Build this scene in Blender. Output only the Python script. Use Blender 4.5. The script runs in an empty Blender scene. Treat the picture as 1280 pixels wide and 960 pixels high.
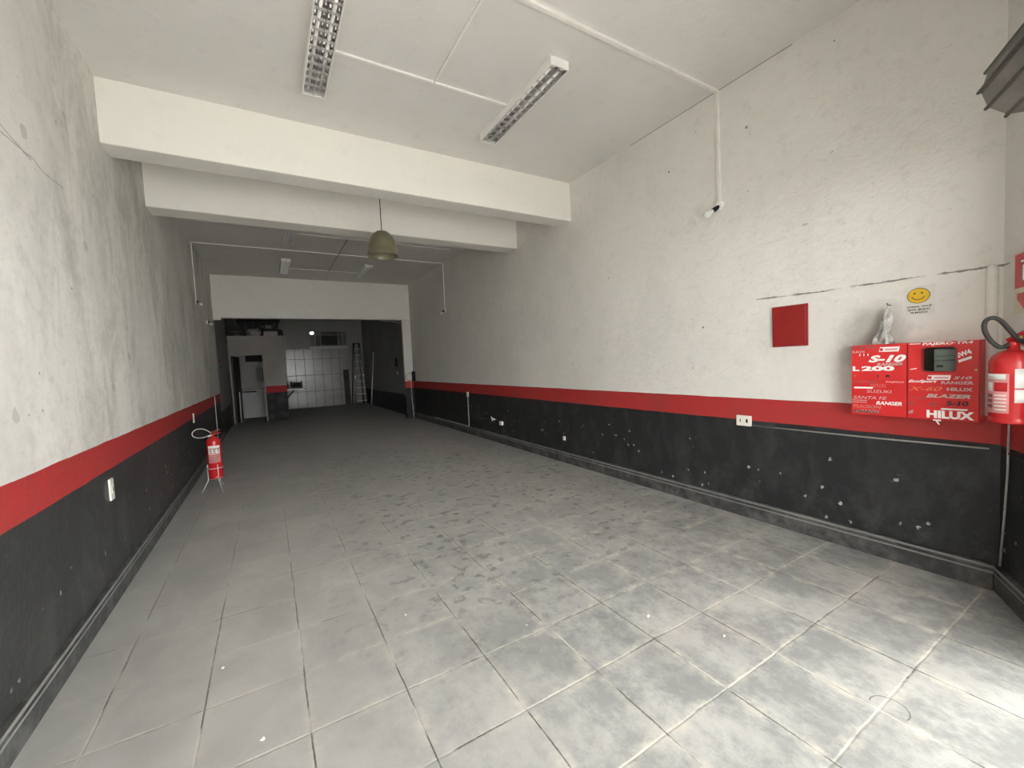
import bpy, bmesh, math, random
from mathutils import Vector, Matrix
random.seed(7)
PI = math.pi
scene = bpy.context.scene
C = scene.collection

# ------------------------------------------------------------------ camera
cam_d = bpy.data.cameras.new('camera')
cam = bpy.data.objects.new('camera', cam_d)
C.objects.link(cam)
cam_d.sensor_fit = 'HORIZONTAL'
cam_d.sensor_width = 36.0
cam_d.lens = 516.62 / 1280.0 * 36.0
cam_d.clip_start = 0.02
r_ = Vector((0.85933116, -0.50924466, -0.04711513))
u_ = Vector((0.06791, 0.02231256, 0.99744192))
f_ = Vector((0.50689071, 0.86033251, -0.05375667))
m = Matrix.Identity(4)
for i in range(3):
    m[i][0], m[i][1], m[i][2] = r_[i], u_[i], -f_[i]
m[0][3], m[1][3], m[2][3] = 0.0, 0.0, 1.5
cam.matrix_world = m
scene.camera = cam

# ------------------------------------------------------------------ sky, exposure
world = bpy.data.worlds.new('overcast_sky')
scene.world = world
world.use_nodes = True
bg = world.node_tree.nodes['Background']
bg.inputs[0].default_value = (0.99, 1.0, 0.99, 1.0)
bg.inputs[1].default_value = 15.0
scene.view_settings.view_transform = 'Standard'
scene.view_settings.look = 'None'
scene.view_settings.gamma = 1.0
scene.view_settings.use_curve_mapping = False
scene.view_settings.exposure = 0.0
scene.cycles.max_bounces = 16
scene.cycles.diffuse_bounces = 10
scene.cycles.glossy_bounces = 4

# ------------------------------------------------------------------ dimensions
XL, XR, ZC = -0.9956, 3.6528, 3.8468
YB = 18.9
YH = 11.85                                   # front of the header wall
FD = Vector((-0.883, -0.469, 0)).normalized()  # along the street front, right to left
FN = Vector((-0.469, 0.883, 0)).normalized()   # into the shop
FP = Vector((XR, 0.615, 0))
STUB_ROT = math.radians(208)


# ------------------------------------------------------------------ shader helper
class NT:
    def __init__(self, name):
        self.m = bpy.data.materials.new(name)
        self.m.use_nodes = True
        self.t = self.m.node_tree
        self.b = self.t.nodes['Principled BSDF']
        self.obj = None

    def n(self, typ, **k):
        nd = self.t.nodes.new(typ)
        for a, v in k.items():
            setattr(nd, a, v)
        return nd

    def put(self, sock, v):
        if isinstance(v, bpy.types.NodeSocket):
            self.t.links.new(v, sock)
        elif v is not None:
            if isinstance(v, (tuple, list)) and len(v) == 3 and sock.type == 'RGBA':
                v = (*v, 1.0)
            sock.default_value = v

    def co(self):
        if self.obj is None:
            self.obj = self.n('ShaderNodeNewGeometry').outputs['Position']
        return self.obj

    def oc(self):
        return self.n('ShaderNodeTexCoord').outputs['Object']

    def ma(self, op, a, b=None, c=None, clamp=False):
        nd = self.n('ShaderNodeMath', operation=op, use_clamp=clamp)
        self.put(nd.inputs[0], a)
        if b is not None:
            self.put(nd.inputs[1], b)
        if c is not None:
            self.put(nd.inputs[2], c)
        return nd.outputs[0]

    def ramp(self, v, a, b, lo=0.0, hi=1.0):
        nd = self.n('ShaderNodeMapRange')
        nd.clamp = True
        self.put(nd.inputs[0], v)
        for i, q in zip((1, 2, 3, 4), (a, b, lo, hi)):
            nd.inputs[i].default_value = q
        return nd.outputs[0]

    def sep(self, v):
        return self.n('ShaderNodeSeparateXYZ').outputs if v is None else self._sep(v)

    def _sep(self, v):
        nd = self.n('ShaderNodeSeparateXYZ')
        self.put(nd.inputs[0], v)
        return nd.outputs

    def scale(self, v, s):
        nd = self.n('ShaderNodeVectorMath', operation='MULTIPLY')
        self.put(nd.inputs[0], v)
        nd.inputs[1].default_value = s
        return nd.outputs[0]

    def noise(self, v, s, d=4.0, rough=0.55, dist=0.0):
        nd = self.n('ShaderNodeTexNoise')
        self.put(nd.inputs['Vector'], v)
        nd.inputs['Scale'].default_value = s
        nd.inputs['Detail'].default_value = d
        nd.inputs['Roughness'].default_value = rough
        nd.inputs['Distortion'].default_value = dist
        return nd.outputs[0]

    def vor(self, v, s, feature='F1', out='Distance', rnd=1.0):
        nd = self.n('ShaderNodeTexVoronoi', feature=feature)
        self.put(nd.inputs['Vector'], v)
        nd.inputs['Scale'].default_value = s
        nd.inputs['Randomness'].default_value = rnd
        return nd.outputs[out]

    def mix(self, f, a, b):
        nd = self.n('ShaderNodeMix', data_type='RGBA')
        self.put(nd.inputs[0], f)
        self.put(nd.inputs[6], a)
        self.put(nd.inputs[7], b)
        return nd.outputs[2]

    def bump(self, h, strength=0.3, dist=0.01):
        nd = self.n('ShaderNodeBump')
        self.put(nd.inputs['Height'], h)
        nd.inputs['Strength'].default_value = strength
        nd.inputs['Distance'].default_value = dist
        self.t.links.new(nd.outputs[0], self.b.inputs['Normal'])

    def done(self, col, rough=0.6, metal=0.0, spec=None):
        self.put(self.b.inputs['Base Color'], col)
        self.put(self.b.inputs['Roughness'], rough)
        self.put(self.b.inputs['Metallic'], metal)
        if spec is not None:
            self.put(self.b.inputs['Specular IOR Level'], spec)
        return self.m


def simple(name, col, rough=0.5, metal=0.0, var=0.12, scale=18.0, bump=0.0, spec=None):
    n = NT(name)
    nz = n.noise(n.oc(), scale, 5)
    f = n.ramp(nz, 0.3, 0.75)
    dark = tuple(c * (1 - var) for c in col)
    lite = tuple(min(1.0, c * (1 + var)) for c in col)
    if bump:
        n.bump(n.noise(n.oc(), scale * 4, 3), bump, 0.003)
    return n.done(n.mix(f, dark, lite), rough, metal, spec)


WHITE = (0.735, 0.72, 0.68)
RED = (0.43, 0.036, 0.036)
BLACK = (0.020, 0.0215, 0.023)


def shop_wall(name, side):
    """white plaster over a red band over a black dado, with dirt and chips"""
    n = NT(name)
    p = n.co()
    s = n.sep(p)
    X, Y, Z = s[0], s[1], s[2]
    wob = n.ma('MULTIPLY', n.ma('SUBTRACT', n.noise(p, 3.0, 3), 0.5), 0.016)
    zz = n.ma('ADD', Z, wob)
    # dirt on the white plaster
    big = n.noise(p, 0.75, 6, 0.6)
    streak = n.noise(n.scale(p, (2.2, 2.2, 0.85)), 1.0, 7, 0.68, 0.7)
    fine = n.noise(p, 11.0, 8, 0.72)
    w = n.mix(n.ramp(big, 0.42, 0.68), WHITE, tuple(q * 0.90 for q in WHITE))
    if side == 'left':
        area = n.ma('MULTIPLY', n.ramp(Y, 2.0, 3.4), n.ramp(n.noise(p, 0.6, 3), 0.34, 0.52))
        f = n.ma('MULTIPLY', n.ma('MULTIPLY', n.ramp(n.ma('ADD', n.ma('MULTIPLY', streak, 0.7), n.ma('MULTIPLY', fine, 0.3)), 0.42, 0.66), area), 0.85)
    else:
        f = n.ma('MULTIPLY', n.ramp(streak, 0.50, 0.76), 0.14)
    w = n.mix(f, w, (0.36, 0.355, 0.32))
    w = n.mix(n.ma('MULTIPLY', n.ramp(fine, 0.54, 0.70), 0.32), w, (0.48, 0.465, 0.41))
    # trowel scratches and pits
    scr = n.noise(n.scale(p, (1.0, 2.5, 9.0)), 2.2, 6, 0.7)
    w = n.mix(n.ma('MULTIPLY', n.ramp(scr, 0.655, 0.70), 0.38), w, (0.36, 0.34, 0.30))
    pit = n.ma('MULTIPLY', n.ramp(n.noise(n.scale(p, (1.0, 0.8, 1.2)), 15.0, 3, 0.6), 0.715, 0.74), n.ramp(big, 0.40, 0.55))
    w = n.mix(n.ma('MULTIPLY', pit, 0.65), w, (0.22, 0.21, 0.19))
    # small plugs and holes
    v = n.vor(p, 4.2 if side == 'left' else 3.1)
    sel = n.ramp(n.noise(p, 0.9, 2), 0.38 if side == 'left' else 0.47, 0.41 if side == 'left' else 0.50)
    hole = n.ma('MULTIPLY', n.ma('LESS_THAN', v, 0.036), sel)
    w = n.mix(n.ma('MULTIPLY', hole, 0.75), w, (0.12, 0.11, 0.10))
    if side == 'left':
        v2 = n.vor(p, 2.2)
        v2 = n.ma('ADD', v2, n.ma('MULTIPLY', n.ma('SUBTRACT', fine, 0.5), 0.22))
        blot = n.ma('MULTIPLY', n.ma('LESS_THAN', v2, 0.075), 0.5)
        w = n.mix(blot, w, (0.33, 0.33, 0.30))
        # diagonal crack high by the street
        jz = n.ma('MULTIPLY', n.ma('SUBTRACT', n.noise(p, 2.2, 5), 0.5), 0.16)
        for c0, k0, ya, yb in ((3.18, -0.16, 1.2, 3.2), (2.62, 0.02, 1.6, 3.6)):
            d = n.ma('ABSOLUTE', n.ma('SUBTRACT', n.ma('ADD', Z, jz), n.ma('ADD', n.ma('MULTIPLY', Y, k0), c0)))
            cr = n.ma('MULTIPLY', n.ma('LESS_THAN', d, 0.006), n.ma('MULTIPLY', n.ma('LESS_THAN', Y, yb), n.ma('GREATER_THAN', Y, ya)))
            w = n.mix(n.ma('MULTIPLY', cr, 0.45), w, (0.22, 0.21, 0.19))
    else:
        # hairline gap along the ceiling
        cr = n.ma('MULTIPLY', n.ma('GREATER_THAN', Z, 3.838), n.ma('MULTIPLY', n.ma('LESS_THAN', Y, 3.35), n.ma('GREATER_THAN', Y, 1.7)))
        w = n.mix(n.ma('MULTIPLY', cr, 0.7), w, (0.16, 0.15, 0.13))
    if side == 'right':
        # long plaster crack above the meter cupboard
        jz = n.ma('ADD', n.ma('MULTIPLY', n.ma('SUBTRACT', n.noise(p, 1.6, 4), 0.5), 0.05),
                  n.ma('MULTIPLY', n.ramp(Y, 0.6, 2.2), -0.02))
        d = n.ma('ABSOLUTE', n.ma('SUBTRACT', n.ma('ADD', Z, jz), 1.915))
        cr = n.ma('MULTIPLY', n.ma('LESS_THAN', d, n.ramp(fine, 0.35, 0.65, 0.001, 0.009)), n.ma('LESS_THAN', Y, 2.0))
        cr = n.ma('MULTIPLY', cr, n.ramp(n.noise(p, 6.0, 3), 0.36, 0.52))
        w = n.mix(n.ma('MULTIPLY', cr, 0.8), w, (0.13, 0.12, 0.10))
        # darker, uneven patch around the plastic bag
        dy = n.ma('DIVIDE', n.ma('SUBTRACT', Y, 1.22), 0.20)
        dz = n.ma('DIVIDE', n.ma('SUBTRACT', Z, 1.55), 0.26)
        dd = n.ma('SQRT', n.ma('ADD', n.ma('MULTIPLY', dy, dy), n.ma('MULTIPLY', dz, dz)))
        g = n.ma('MULTIPLY', n.ramp(n.ma('ADD', dd, n.ma('MULTIPLY', n.ma('SUBTRACT', n.noise(p, 7.0, 4), 0.5), 0.9)), 0.55, 1.15, 1.0, 0.0), 0.55)
        w = n.mix(g, w, (0.25, 0.24, 0.21))
    w = n.mix(n.ma('GREATER_THAN', Y, YH + .1), w, n.mix(n.ramp(big, 0.4, 0.7), (0.33, 0.325, 0.31), (0.27, 0.265, 0.25)))  # dimness of the back room put into a darker wall colour
    # black dado: dust, scuffs and white chips
    scuff = n.noise(n.scale(p, (2.0, 2.0, 1.2)), 2.2, 7, 0.65, 0.8)
    b = n.mix(n.ramp(scuff, 0.46, 0.80), BLACK if side == 'right' else (0.036, 0.037, 0.037), (0.052, 0.054, 0.056) if side == 'right' else (0.075, 0.077, 0.076))
    sc2 = n.noise(n.scale(p, (2.0, 2.4, 6.0)), 3.0, 7, 0.75, 1.2)
    b = n.mix(n.ma('MULTIPLY', n.ramp(sc2, 0.64, 0.72), 0.45), b, (0.16, 0.16, 0.155))
    low = n.ramp(Z, 0.12, 0.62, 1.0, 0.0)
    dust = n.ma('MULTIPLY', n.ramp(n.noise(p, 5.0, 6, 0.7), 0.52, 0.70), low)
    b = n.mix(n.ma('MULTIPLY', dust, 0.22), b, (0.22, 0.215, 0.20))
    chip = n.ma('ADD', n.vor(n.scale(p, (1.0, 1.0, 0.85)), 12.0), n.ma('MULTIPLY', n.ma('SUBTRACT', n.noise(p, 60.0, 3), 0.5), 0.35))
    csel = n.ma('MULTIPLY', n.ramp(n.noise(p, 2.6, 2), 0.50, 0.54), n.ma('LESS_THAN', chip, 0.14))
    csel = n.ma('MULTIPLY', csel, n.ma('LESS_THAN', Z, 0.66))
    b = n.mix(n.ma('MULTIPLY', csel, 0.8), b, (0.5, 0.5, 0.47))
    # red band
    rd = n.mix(n.ramp(n.noise(p, 4.0, 5), 0.4, 0.72), RED, (0.36, 0.045, 0.042))
    front = n.ma('LESS_THAN', Y, YH + 0.05)
    is_white = n.ma('ADD', n.ma('MULTIPLY', front, n.ma('GREATER_THAN', zz, 1.078)),
                    n.ma('MULTIPLY', n.ma('SUBTRACT', 1.0, front), n.ma('GREATER_THAN', zz, 0.64)))
    is_red = n.ma('MULTIPLY', front, n.ma('GREATER_THAN', zz, 0.882))
    col = n.mix(is_red, b, rd)
    col = n.mix(is_white, col, w)
    h = n.ma('ADD', n.ma('MULTIPLY', n.noise(p, 30.0, 6, 0.65), 0.7), n.noise(n.scale(p, (1, 1, 1.6)), 6.0, 6, 0.6))
    n.bump(h, 0.28 if side == 'left' else 0.5, 0.016)
    rough = n.ma('SUBTRACT', 0.72, n.ma('MULTIPLY', n.ma('SUBTRACT', 1.0, is_white), 0.22))
    return n.done(col, rough, 0.0, 0.3)


def plaster(name, col, amount=0.25, bump=0.3):
    n = NT(name)
    p = n.co()
    f = n.ma('MULTIPLY', n.ramp(n.noise(p, 0.9, 6, 0.6), 0.42, 0.7), amount)
    f2 = n.ma('MULTIPLY', n.ramp(n.noise(p, 7.0, 6, 0.65), 0.56, 0.72), amount)
    c = n.mix(f, col, tuple(q * 0.72 for q in col))
    c = n.mix(f2, c, tuple(q * 0.66 for q in col))
    n.bump(n.ma('ADD', n.noise(p, 24.0, 5), n.noise(p, 4.0, 4)), bump, 0.012)
    return n.done(c, 0.75, 0.0, 0.25)


def banded(name, ztop, zbot):
    n = NT(name)
    p = n.co()
    Z = n.sep(p)[2]
    w = n.mix(n.ramp(n.noise(p, 1.5, 6), 0.4, 0.7), (0.36, 0.335, 0.305), (0.30, 0.28, 0.25))  # upper paint darkened to carry the dimness of the back room
    b = n.mix(n.ramp(n.noise(p, 4.0, 6), 0.45, 0.75), BLACK, (0.07, 0.072, 0.074))
    c = n.mix(n.ma('GREATER_THAN', Z, zbot), b, RED)
    c = n.mix(n.ma('GREATER_THAN', Z, ztop), c, w)
    n.bump(n.noise(p, 14.0, 4), 0.25, 0.01)
    return n.done(c, 0.7, 0.0, 0.3)


def floor_mat():
    n = NT('painted_concrete_tiles')
    p = n.co()
    s = n.sep(p)
    wob = n.ma('MULTIPLY', n.ma('SUBTRACT', n.noise(p, 5.0, 4), 0.5), 0.012)
    T = 0.4025

    def line(c, off):
        q = n.ma('DIVIDE', n.ma('ADD', n.ma('SUBTRACT', c, off), wob), T)
        fr = n.ma('FRACT', q)
        d = n.ma('MINIMUM', fr, n.ma('SUBTRACT', 1.0, fr))
        return n.ma('MULTIPLY', d, T), n.ma('FLOOR', n.ma('ADD', q, 0.5))
    dx, ix = line(s[0], 0.0563)
    dy, iy = line(s[1], 0.665)
    d = n.ma('MINIMUM', dx, dy)
    # each tile a slightly different grey
    cell = n.n('ShaderNodeTexWhiteNoise', noise_dimensions='2D')
    cb = n.n('ShaderNodeCombineXYZ')
    n.put(cb.inputs[0], n.ma('FLOOR', n.ma('DIVIDE', n.ma('SUBTRACT', s[0], 0.0563), T)))
    n.put(cb.inputs[1], n.ma('FLOOR', n.ma('DIVIDE', n.ma('SUBTRACT', s[1], 0.665), T)))
    n.put(cell.inputs['Vector'], cb.outputs[0])
    med = n.noise(n.scale(p, (1.0, 0.7, 1.0)), 2.6, 7, 0.68, 0.5)
    grain = n.noise(n.scale(p, (1.0, 0.7, 1.0)), 16.0, 9, 0.82)
    col = n.mix(n.ramp(med, 0.36, 0.68), (0.375, 0.378, 0.368), (0.48, 0.483, 0.467))
    col = n.mix(n.ma('MULTIPLY', cell.outputs[0], 0.16), col, (0.26, 0.265, 0.26))
    pink = n.ma('MULTIPLY', n.ramp(n.noise(n.scale(p, (1, 1, 0)), 1.1, 4), 0.56, 0.75), 0.30)
    col = n.mix(pink, col, (0.44, 0.355, 0.33))
    # smudged tile faces, grainy, strongest toward the street on the right
    near = n.ma('MULTIPLY', n.ramp(s[1], 5.5, 1.6), n.ramp(s[0], -0.2, 1.3))
    sm = n.ma('ADD', n.ma('MULTIPLY', n.noise(n.scale(p, (1.0, 0.8, 0)), 3.0, 4, 0.6), 0.55), n.ma('MULTIPLY', grain, 0.55))
    col = n.mix(n.ma('MULTIPLY', n.ma('MULTIPLY', n.ramp(sm, 0.47, 0.62), near), 0.72), col, (0.19, 0.20, 0.205))
    # dark smudged footprints, strongest mid-room
    foot = n.noise(n.scale(p, (0.85, 1.0, 0)), 11.0, 2.5, 0.5, 0.15)
    mid = n.ma('MULTIPLY', n.ramp(s[1], 1.3, 2.6), n.ramp(s[0], 0.0, 1.0))
    mid = n.ma('MULTIPLY', mid, n.ramp(s[1], 9.5, 6.5))
    grp = n.ramp(n.noise(n.scale(p, (1, 1, 0)), 1.2, 2), 0.30, 0.46)
    thr = n.ma('MULTIPLY', n.ma('MULTIPLY', n.ramp(foot, 0.575, 0.635), mid), grp)
    thr = n.ma('MULTIPLY', thr, n.ramp(grain, 0.34, 0.56, 0.35, 1.0))
    col = n.mix(n.ma('MULTIPLY', thr, 0.60), col, (0.10, 0.10, 0.095))
    # chalky dust around the joints, worn dark grooves in them
    jn = n.noise(p, 2.2, 5, 0.6)
    vis = n.ma('MULTIPLY', n.ramp(s[1], 1.6, 5.5, 1.0, 0.10), n.ramp(s[0], -0.6, 1.2, 0.35, 1.0))
    dusty = n.ma('MULTIPLY', n.ramp(d, 0.003, 0.045, 1.0, 0.0), n.ramp(n.noise(p, 8.0, 7, 0.75), 0.45, 0.66))
    dusty = n.ma('MULTIPLY', n.ma('MULTIPLY', dusty, vis), 0.95)
    col = n.mix(dusty, col, (0.60, 0.575, 0.50))
    gx = n.ma('MULTIPLY', n.ma('LESS_THAN', dx, 0.0034), n.ramp(jn, 0.42, 0.52))
    gy = n.ma('MULTIPLY', n.ma('LESS_THAN', dy, 0.0030), n.ramp(jn, 0.54, 0.60))
    groove = n.ma('MULTIPLY', n.ma('MAXIMUM', gx, gy), n.ramp(s[1], 2.0, 6.0, 1.0, 0.2))
    lightj = n.ma('MULTIPLY', n.ma('LESS_THAN', d, 0.0045), n.ramp(jn, 0.40, 0.54, 1.0, 0.0))
    lightj = n.ma('MULTIPLY', n.ma('MULTIPLY', lightj, vis), n.ramp(grain, 0.36, 0.55, 0.25, 0.85))
    col = n.mix(lightj, col, (0.60, 0.575, 0.52))
    col = n.mix(n.ma('MULTIPLY', n.ma('MULTIPLY', groove, n.ramp(grain, 0.36, 0.52, 0.5, 1.0)), 0.85), col, (0.07, 0.068, 0.062))
    # a round patch cut into one tile corner by the front
    rx = n.ma('SUBTRACT', s[0], 2.115)
    ry = n.ma('SUBTRACT', s[1], 0.645)
    rr = n.ma('SQRT', n.ma('ADD', n.ma('MULTIPLY', rx, rx), n.ma('MULTIPLY', ry, ry)))
    ring = n.ma('MULTIPLY', n.ma('LESS_THAN', n.ma('ABSOLUTE', n.ma('SUBTRACT', rr, 0.062)), 0.0022), n.ma('GREATER_THAN', rx, -0.02))
    col = n.mix(n.ma('MULTIPLY', ring, 0.8), col, (0.1, 0.1, 0.09))
    h = n.ma('ADD', n.ma('MULTIPLY', n.ramp(d, 0.0, 0.008), 0.6), n.ma('MULTIPLY', n.noise(p, 22.0, 6, 0.6), 0.4))
    n.bump(h, 0.35, 0.006)
    return n.done(col, n.ramp(med, 0.3, 0.7, 0.50, 0.72), 0.0, 0.35)


def tile_mat():
    n = NT('glazed_wall_tiles')
    p = n.co()
    s = n.sep(p)

    def d(c, off, T):
        fr = n.ma('FRACT', n.ma('DIVIDE', n.ma('SUBTRACT', c, off), T))
        return n.ma('MULTIPLY', n.ma('MINIMUM', fr, n.ma('SUBTRACT', 1.0, fr)), T)
    dd = n.ma('MINIMUM', d(s[0], 0.664, 0.3345), d(s[2], 0.01, 0.6633))
    c = n.mix(n.ramp(n.noise(p, 1.6, 5), 0.4, 0.7), (0.40, 0.385, 0.375), (0.30, 0.29, 0.28))  # tile colour lowered to carry the low light back there
    c = n.mix(n.ma('LESS_THAN', dd, 0.007), c, (0.09, 0.085, 0.08))
    n.bump(n.ramp(dd, 0.0, 0.014), 0.4, 0.006)
    return n.done(c, 0.22, 0.0, 0.5)


def skirting_mat():
    n = NT('dusty_black_skirting')
    p = n.co()
    Z = n.sep(p)[2]
    f = n.ramp(n.noise(p, 7.0, 6, 0.7), 0.42, 0.74)
    c = n.mix(f, (0.042, 0.043, 0.044), (0.15, 0.15, 0.145))
    # highlights on the crests of the two beads, painted pale
    a = n.ma('LESS_THAN', n.ma('ABSOLUTE', n.ma('SUBTRACT', Z, 0.147)), 0.0075)
    b = n.ma('LESS_THAN', n.ma('ABSOLUTE', n.ma('SUBTRACT', Z, 0.112)), 0.006)
    k = n.ma('MULTIPLY', n.ma('ADD', a, b, clamp=True), n.ramp(n.noise(p, 3.0, 5), 0.25, 0.6, 0.35, 0.8))
    c = n.mix(k, c, (0.30, 0.30, 0.285))
    n.bump(n.noise(p, 30.0, 4), 0.25, 0.005)
    return n.done(c, 0.55, 0.0, 0.35)


M = {
    'left': shop_wall('left_wall_paint', 'left'),
    'right': shop_wall('right_wall_paint', 'right'),
    'beam': plaster('white_beam_paint', (0.79, 0.775, 0.72), 0.14),
    'ceil': plaster('ceiling_paint', (0.72, 0.705, 0.675), 0.22, 0.2),
    'backw': plaster('back_wall_paint', (0.36, 0.35, 0.32), 0.3),  # darkened, low light at the rear put into the colour
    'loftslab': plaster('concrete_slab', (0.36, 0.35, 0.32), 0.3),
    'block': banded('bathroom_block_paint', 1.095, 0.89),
    'floor': floor_mat(),
    'tile': tile_mat(),
    'skirt': skirting_mat(),
    'pave': simple('pavement_concrete', (0.66, 0.645, 0.62), 0.8, 0, 0.08, 3.0),
    'conduit': simple('painted_conduit', (0.78, 0.765, 0.72), 0.55, 0, 0.05),
    'conduit_grey': simple('dusty_grey_conduit', (0.33, 0.33, 0.31), 0.55, 0, 0.15, 30),
    'conduit_dim': simple('grey_plastic_conduit', (0.50, 0.48, 0.46), 0.5, 0, 0.08),
    'enamel': simple('white_enamel', (0.80, 0.79, 0.76), 0.35, 0, 0.05),
    'alu': simple('bright_aluminium', (0.70, 0.69, 0.68), 0.16, 1.0, 0.06),
    'alu_dull': simple('dull_aluminium', (0.62, 0.62, 0.61), 0.42, 1.0, 0.12),
    'blade': simple('bright_louvre_aluminium', (0.72, 0.71, 0.70), 0.32, 1.0, 0.05),
    'tube': simple('fluorescent_glass', (0.88, 0.88, 0.86), 0.2, 0, 0.02),
    'black': simple('black_plastic', (0.012, 0.012, 0.012), 0.6, 0, 0.15, spec=0.25),
    'rubber': simple('black_rubber', (0.028, 0.026, 0.025), 0.6, 0, 0.2),
    'steel': simple('dark_steel', (0.055, 0.052, 0.05), 0.45, 0.6, 0.25),
    'shutter': simple('galvanised_shutter_steel', (0.20, 0.19, 0.18), 0.34, 0.8, 0.3, 9),
    'brown': simple('dark_brown_wood', (0.052, 0.036, 0.026), 0.6, 0, 0.3, 8),
    'red_gloss': simple('red_gloss_paint', (0.52, 0.018, 0.022), 0.25, 0, 0.08),
    'red_cab': simple('red_cabinet_paint', (0.62, 0.022, 0.024), 0.36, 0, 0.08, 10),
    'red_dark': simple('dark_red_enamel', (0.27, 0.010, 0.010), 0.32, 0, 0.1, 10),
    'wbright': simple('white_vinyl', (0.85, 0.84, 0.82), 0.45, 0, 0.03),
    'silver': simple('silver_vinyl', (0.56, 0.50, 0.48), 0.35, 0.3, 0.1),
    'dimred': simple('worn_pale_red_vinyl', (0.58, 0.20, 0.17), 0.45, 0, 0.15),
    'darkv': simple('black_vinyl', (0.03, 0.02, 0.03), 0.4, 0, 0.1),
    'greyv': simple('grey_vinyl', (0.22, 0.09, 0.085), 0.45, 0, 0.15),
    'pinkv': simple('label_pink', (0.72, 0.30, 0.30), 0.45, 0, 0.1),
    'orange': simple('orange_vinyl', (0.75, 0.28, 0.12), 0.45, 0, 0.1),
    'yellow': simple('smiley_yellow', (0.72, 0.46, 0.02), 0.5, 0, 0.12, 12),
    'paper': simple('aged_white_paper', (0.66, 0.65, 0.60), 0.6, 0, 0.06),
    'cream': simple('cream_sign_border', (0.66, 0.60, 0.46), 0.5, 0, 0.06),
    'meter': simple('grey_meter_plastic', (0.46, 0.48, 0.47), 0.35, 0, 0.06),
    'meter_dark': simple('meter_box_interior', (0.13, 0.14, 0.13), 0.6, 0, 0.2),
    'outlet': simple('ivory_switch_plastic', (0.78, 0.76, 0.68), 0.35, 0, 0.03),
    'brass': simple('brass', (0.55, 0.42, 0.2), 0.3, 1.0, 0.1),
    'lampshade': simple('olive_prismatic_shade', (0.15, 0.14, 0.085), 0.35, 0, 0.15, 40),
    'sack': simple('grey_sackcloth', (0.30, 0.295, 0.265), 0.85, 0, 0.2),
    'card': simple('faded_cardboard', (0.36, 0.31, 0.285), 0.8, 0, 0.12),
    'greencord': simple('green_cord', (0.08, 0.17, 0.11), 0.6, 0, 0.15),
    'edge_glint': simple('highlight_white', (0.72, 0.72, 0.70), 0.7, 0, 0.08),
    'pooch': simple('poster_print', (0.35, 0.06, 0.05), 0.6, 0, 0.3),
    'poogreen': simple('poster_green', (0.04, 0.16, 0.10), 0.6, 0, 0.3),
    'winframe': simple('dark_window_steel', (0.16, 0.155, 0.145), 0.5, 0.2, 0.2),
    'yard_dark': simple('darkened_yard_render', (0.05, 0.048, 0.045), 0.85, 0, 0.3, 3),  # darkness of the yard put into the colour
    'dimmetal': simple('grey_cabinet_paint', (0.40, 0.40, 0.39), 0.5, 0, 0.1),
    'inner': simple('bathroom_plaster', (0.38, 0.36, 0.33), 0.8, 0, 0.12, 3),
    'wire': simple('plated_wire', (0.72, 0.70, 0.66), 0.4, 0.35, 0.08),
    'pebble': simple('pale_rubble', (0.6, 0.57, 0.5), 0.8, 0, 0.2),
}
g = NT('clear_crumpled_plastic')
g.b.inputs['Alpha'].default_value = 0.9
cr = g.noise(g.oc(), 15.0, 2, 0.5, 1.0)
M['bag'] = g.done(g.mix(g.ramp(cr, 0.38, 0.62), (0.30, 0.30, 0.28), (0.66, 0.66, 0.63)), 0.32, 0.0, 0.4)
g = NT('window_glass')
tb = g.n('ShaderNodeBsdfTransparent')
tb.inputs[0].default_value = (0.78, 0.82, 0.80, 1.0)
g.t.links.new(tb.outputs[0], g.t.nodes['Material Output'].inputs['Surface'])
M['glass'] = g.m
g = NT('bulb_glass')
g.b.inputs['Transmission Weight'].default_value = 0.45
M['bulb'] = g.done((0.88, 0.88, 0.85), 0.12)


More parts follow.
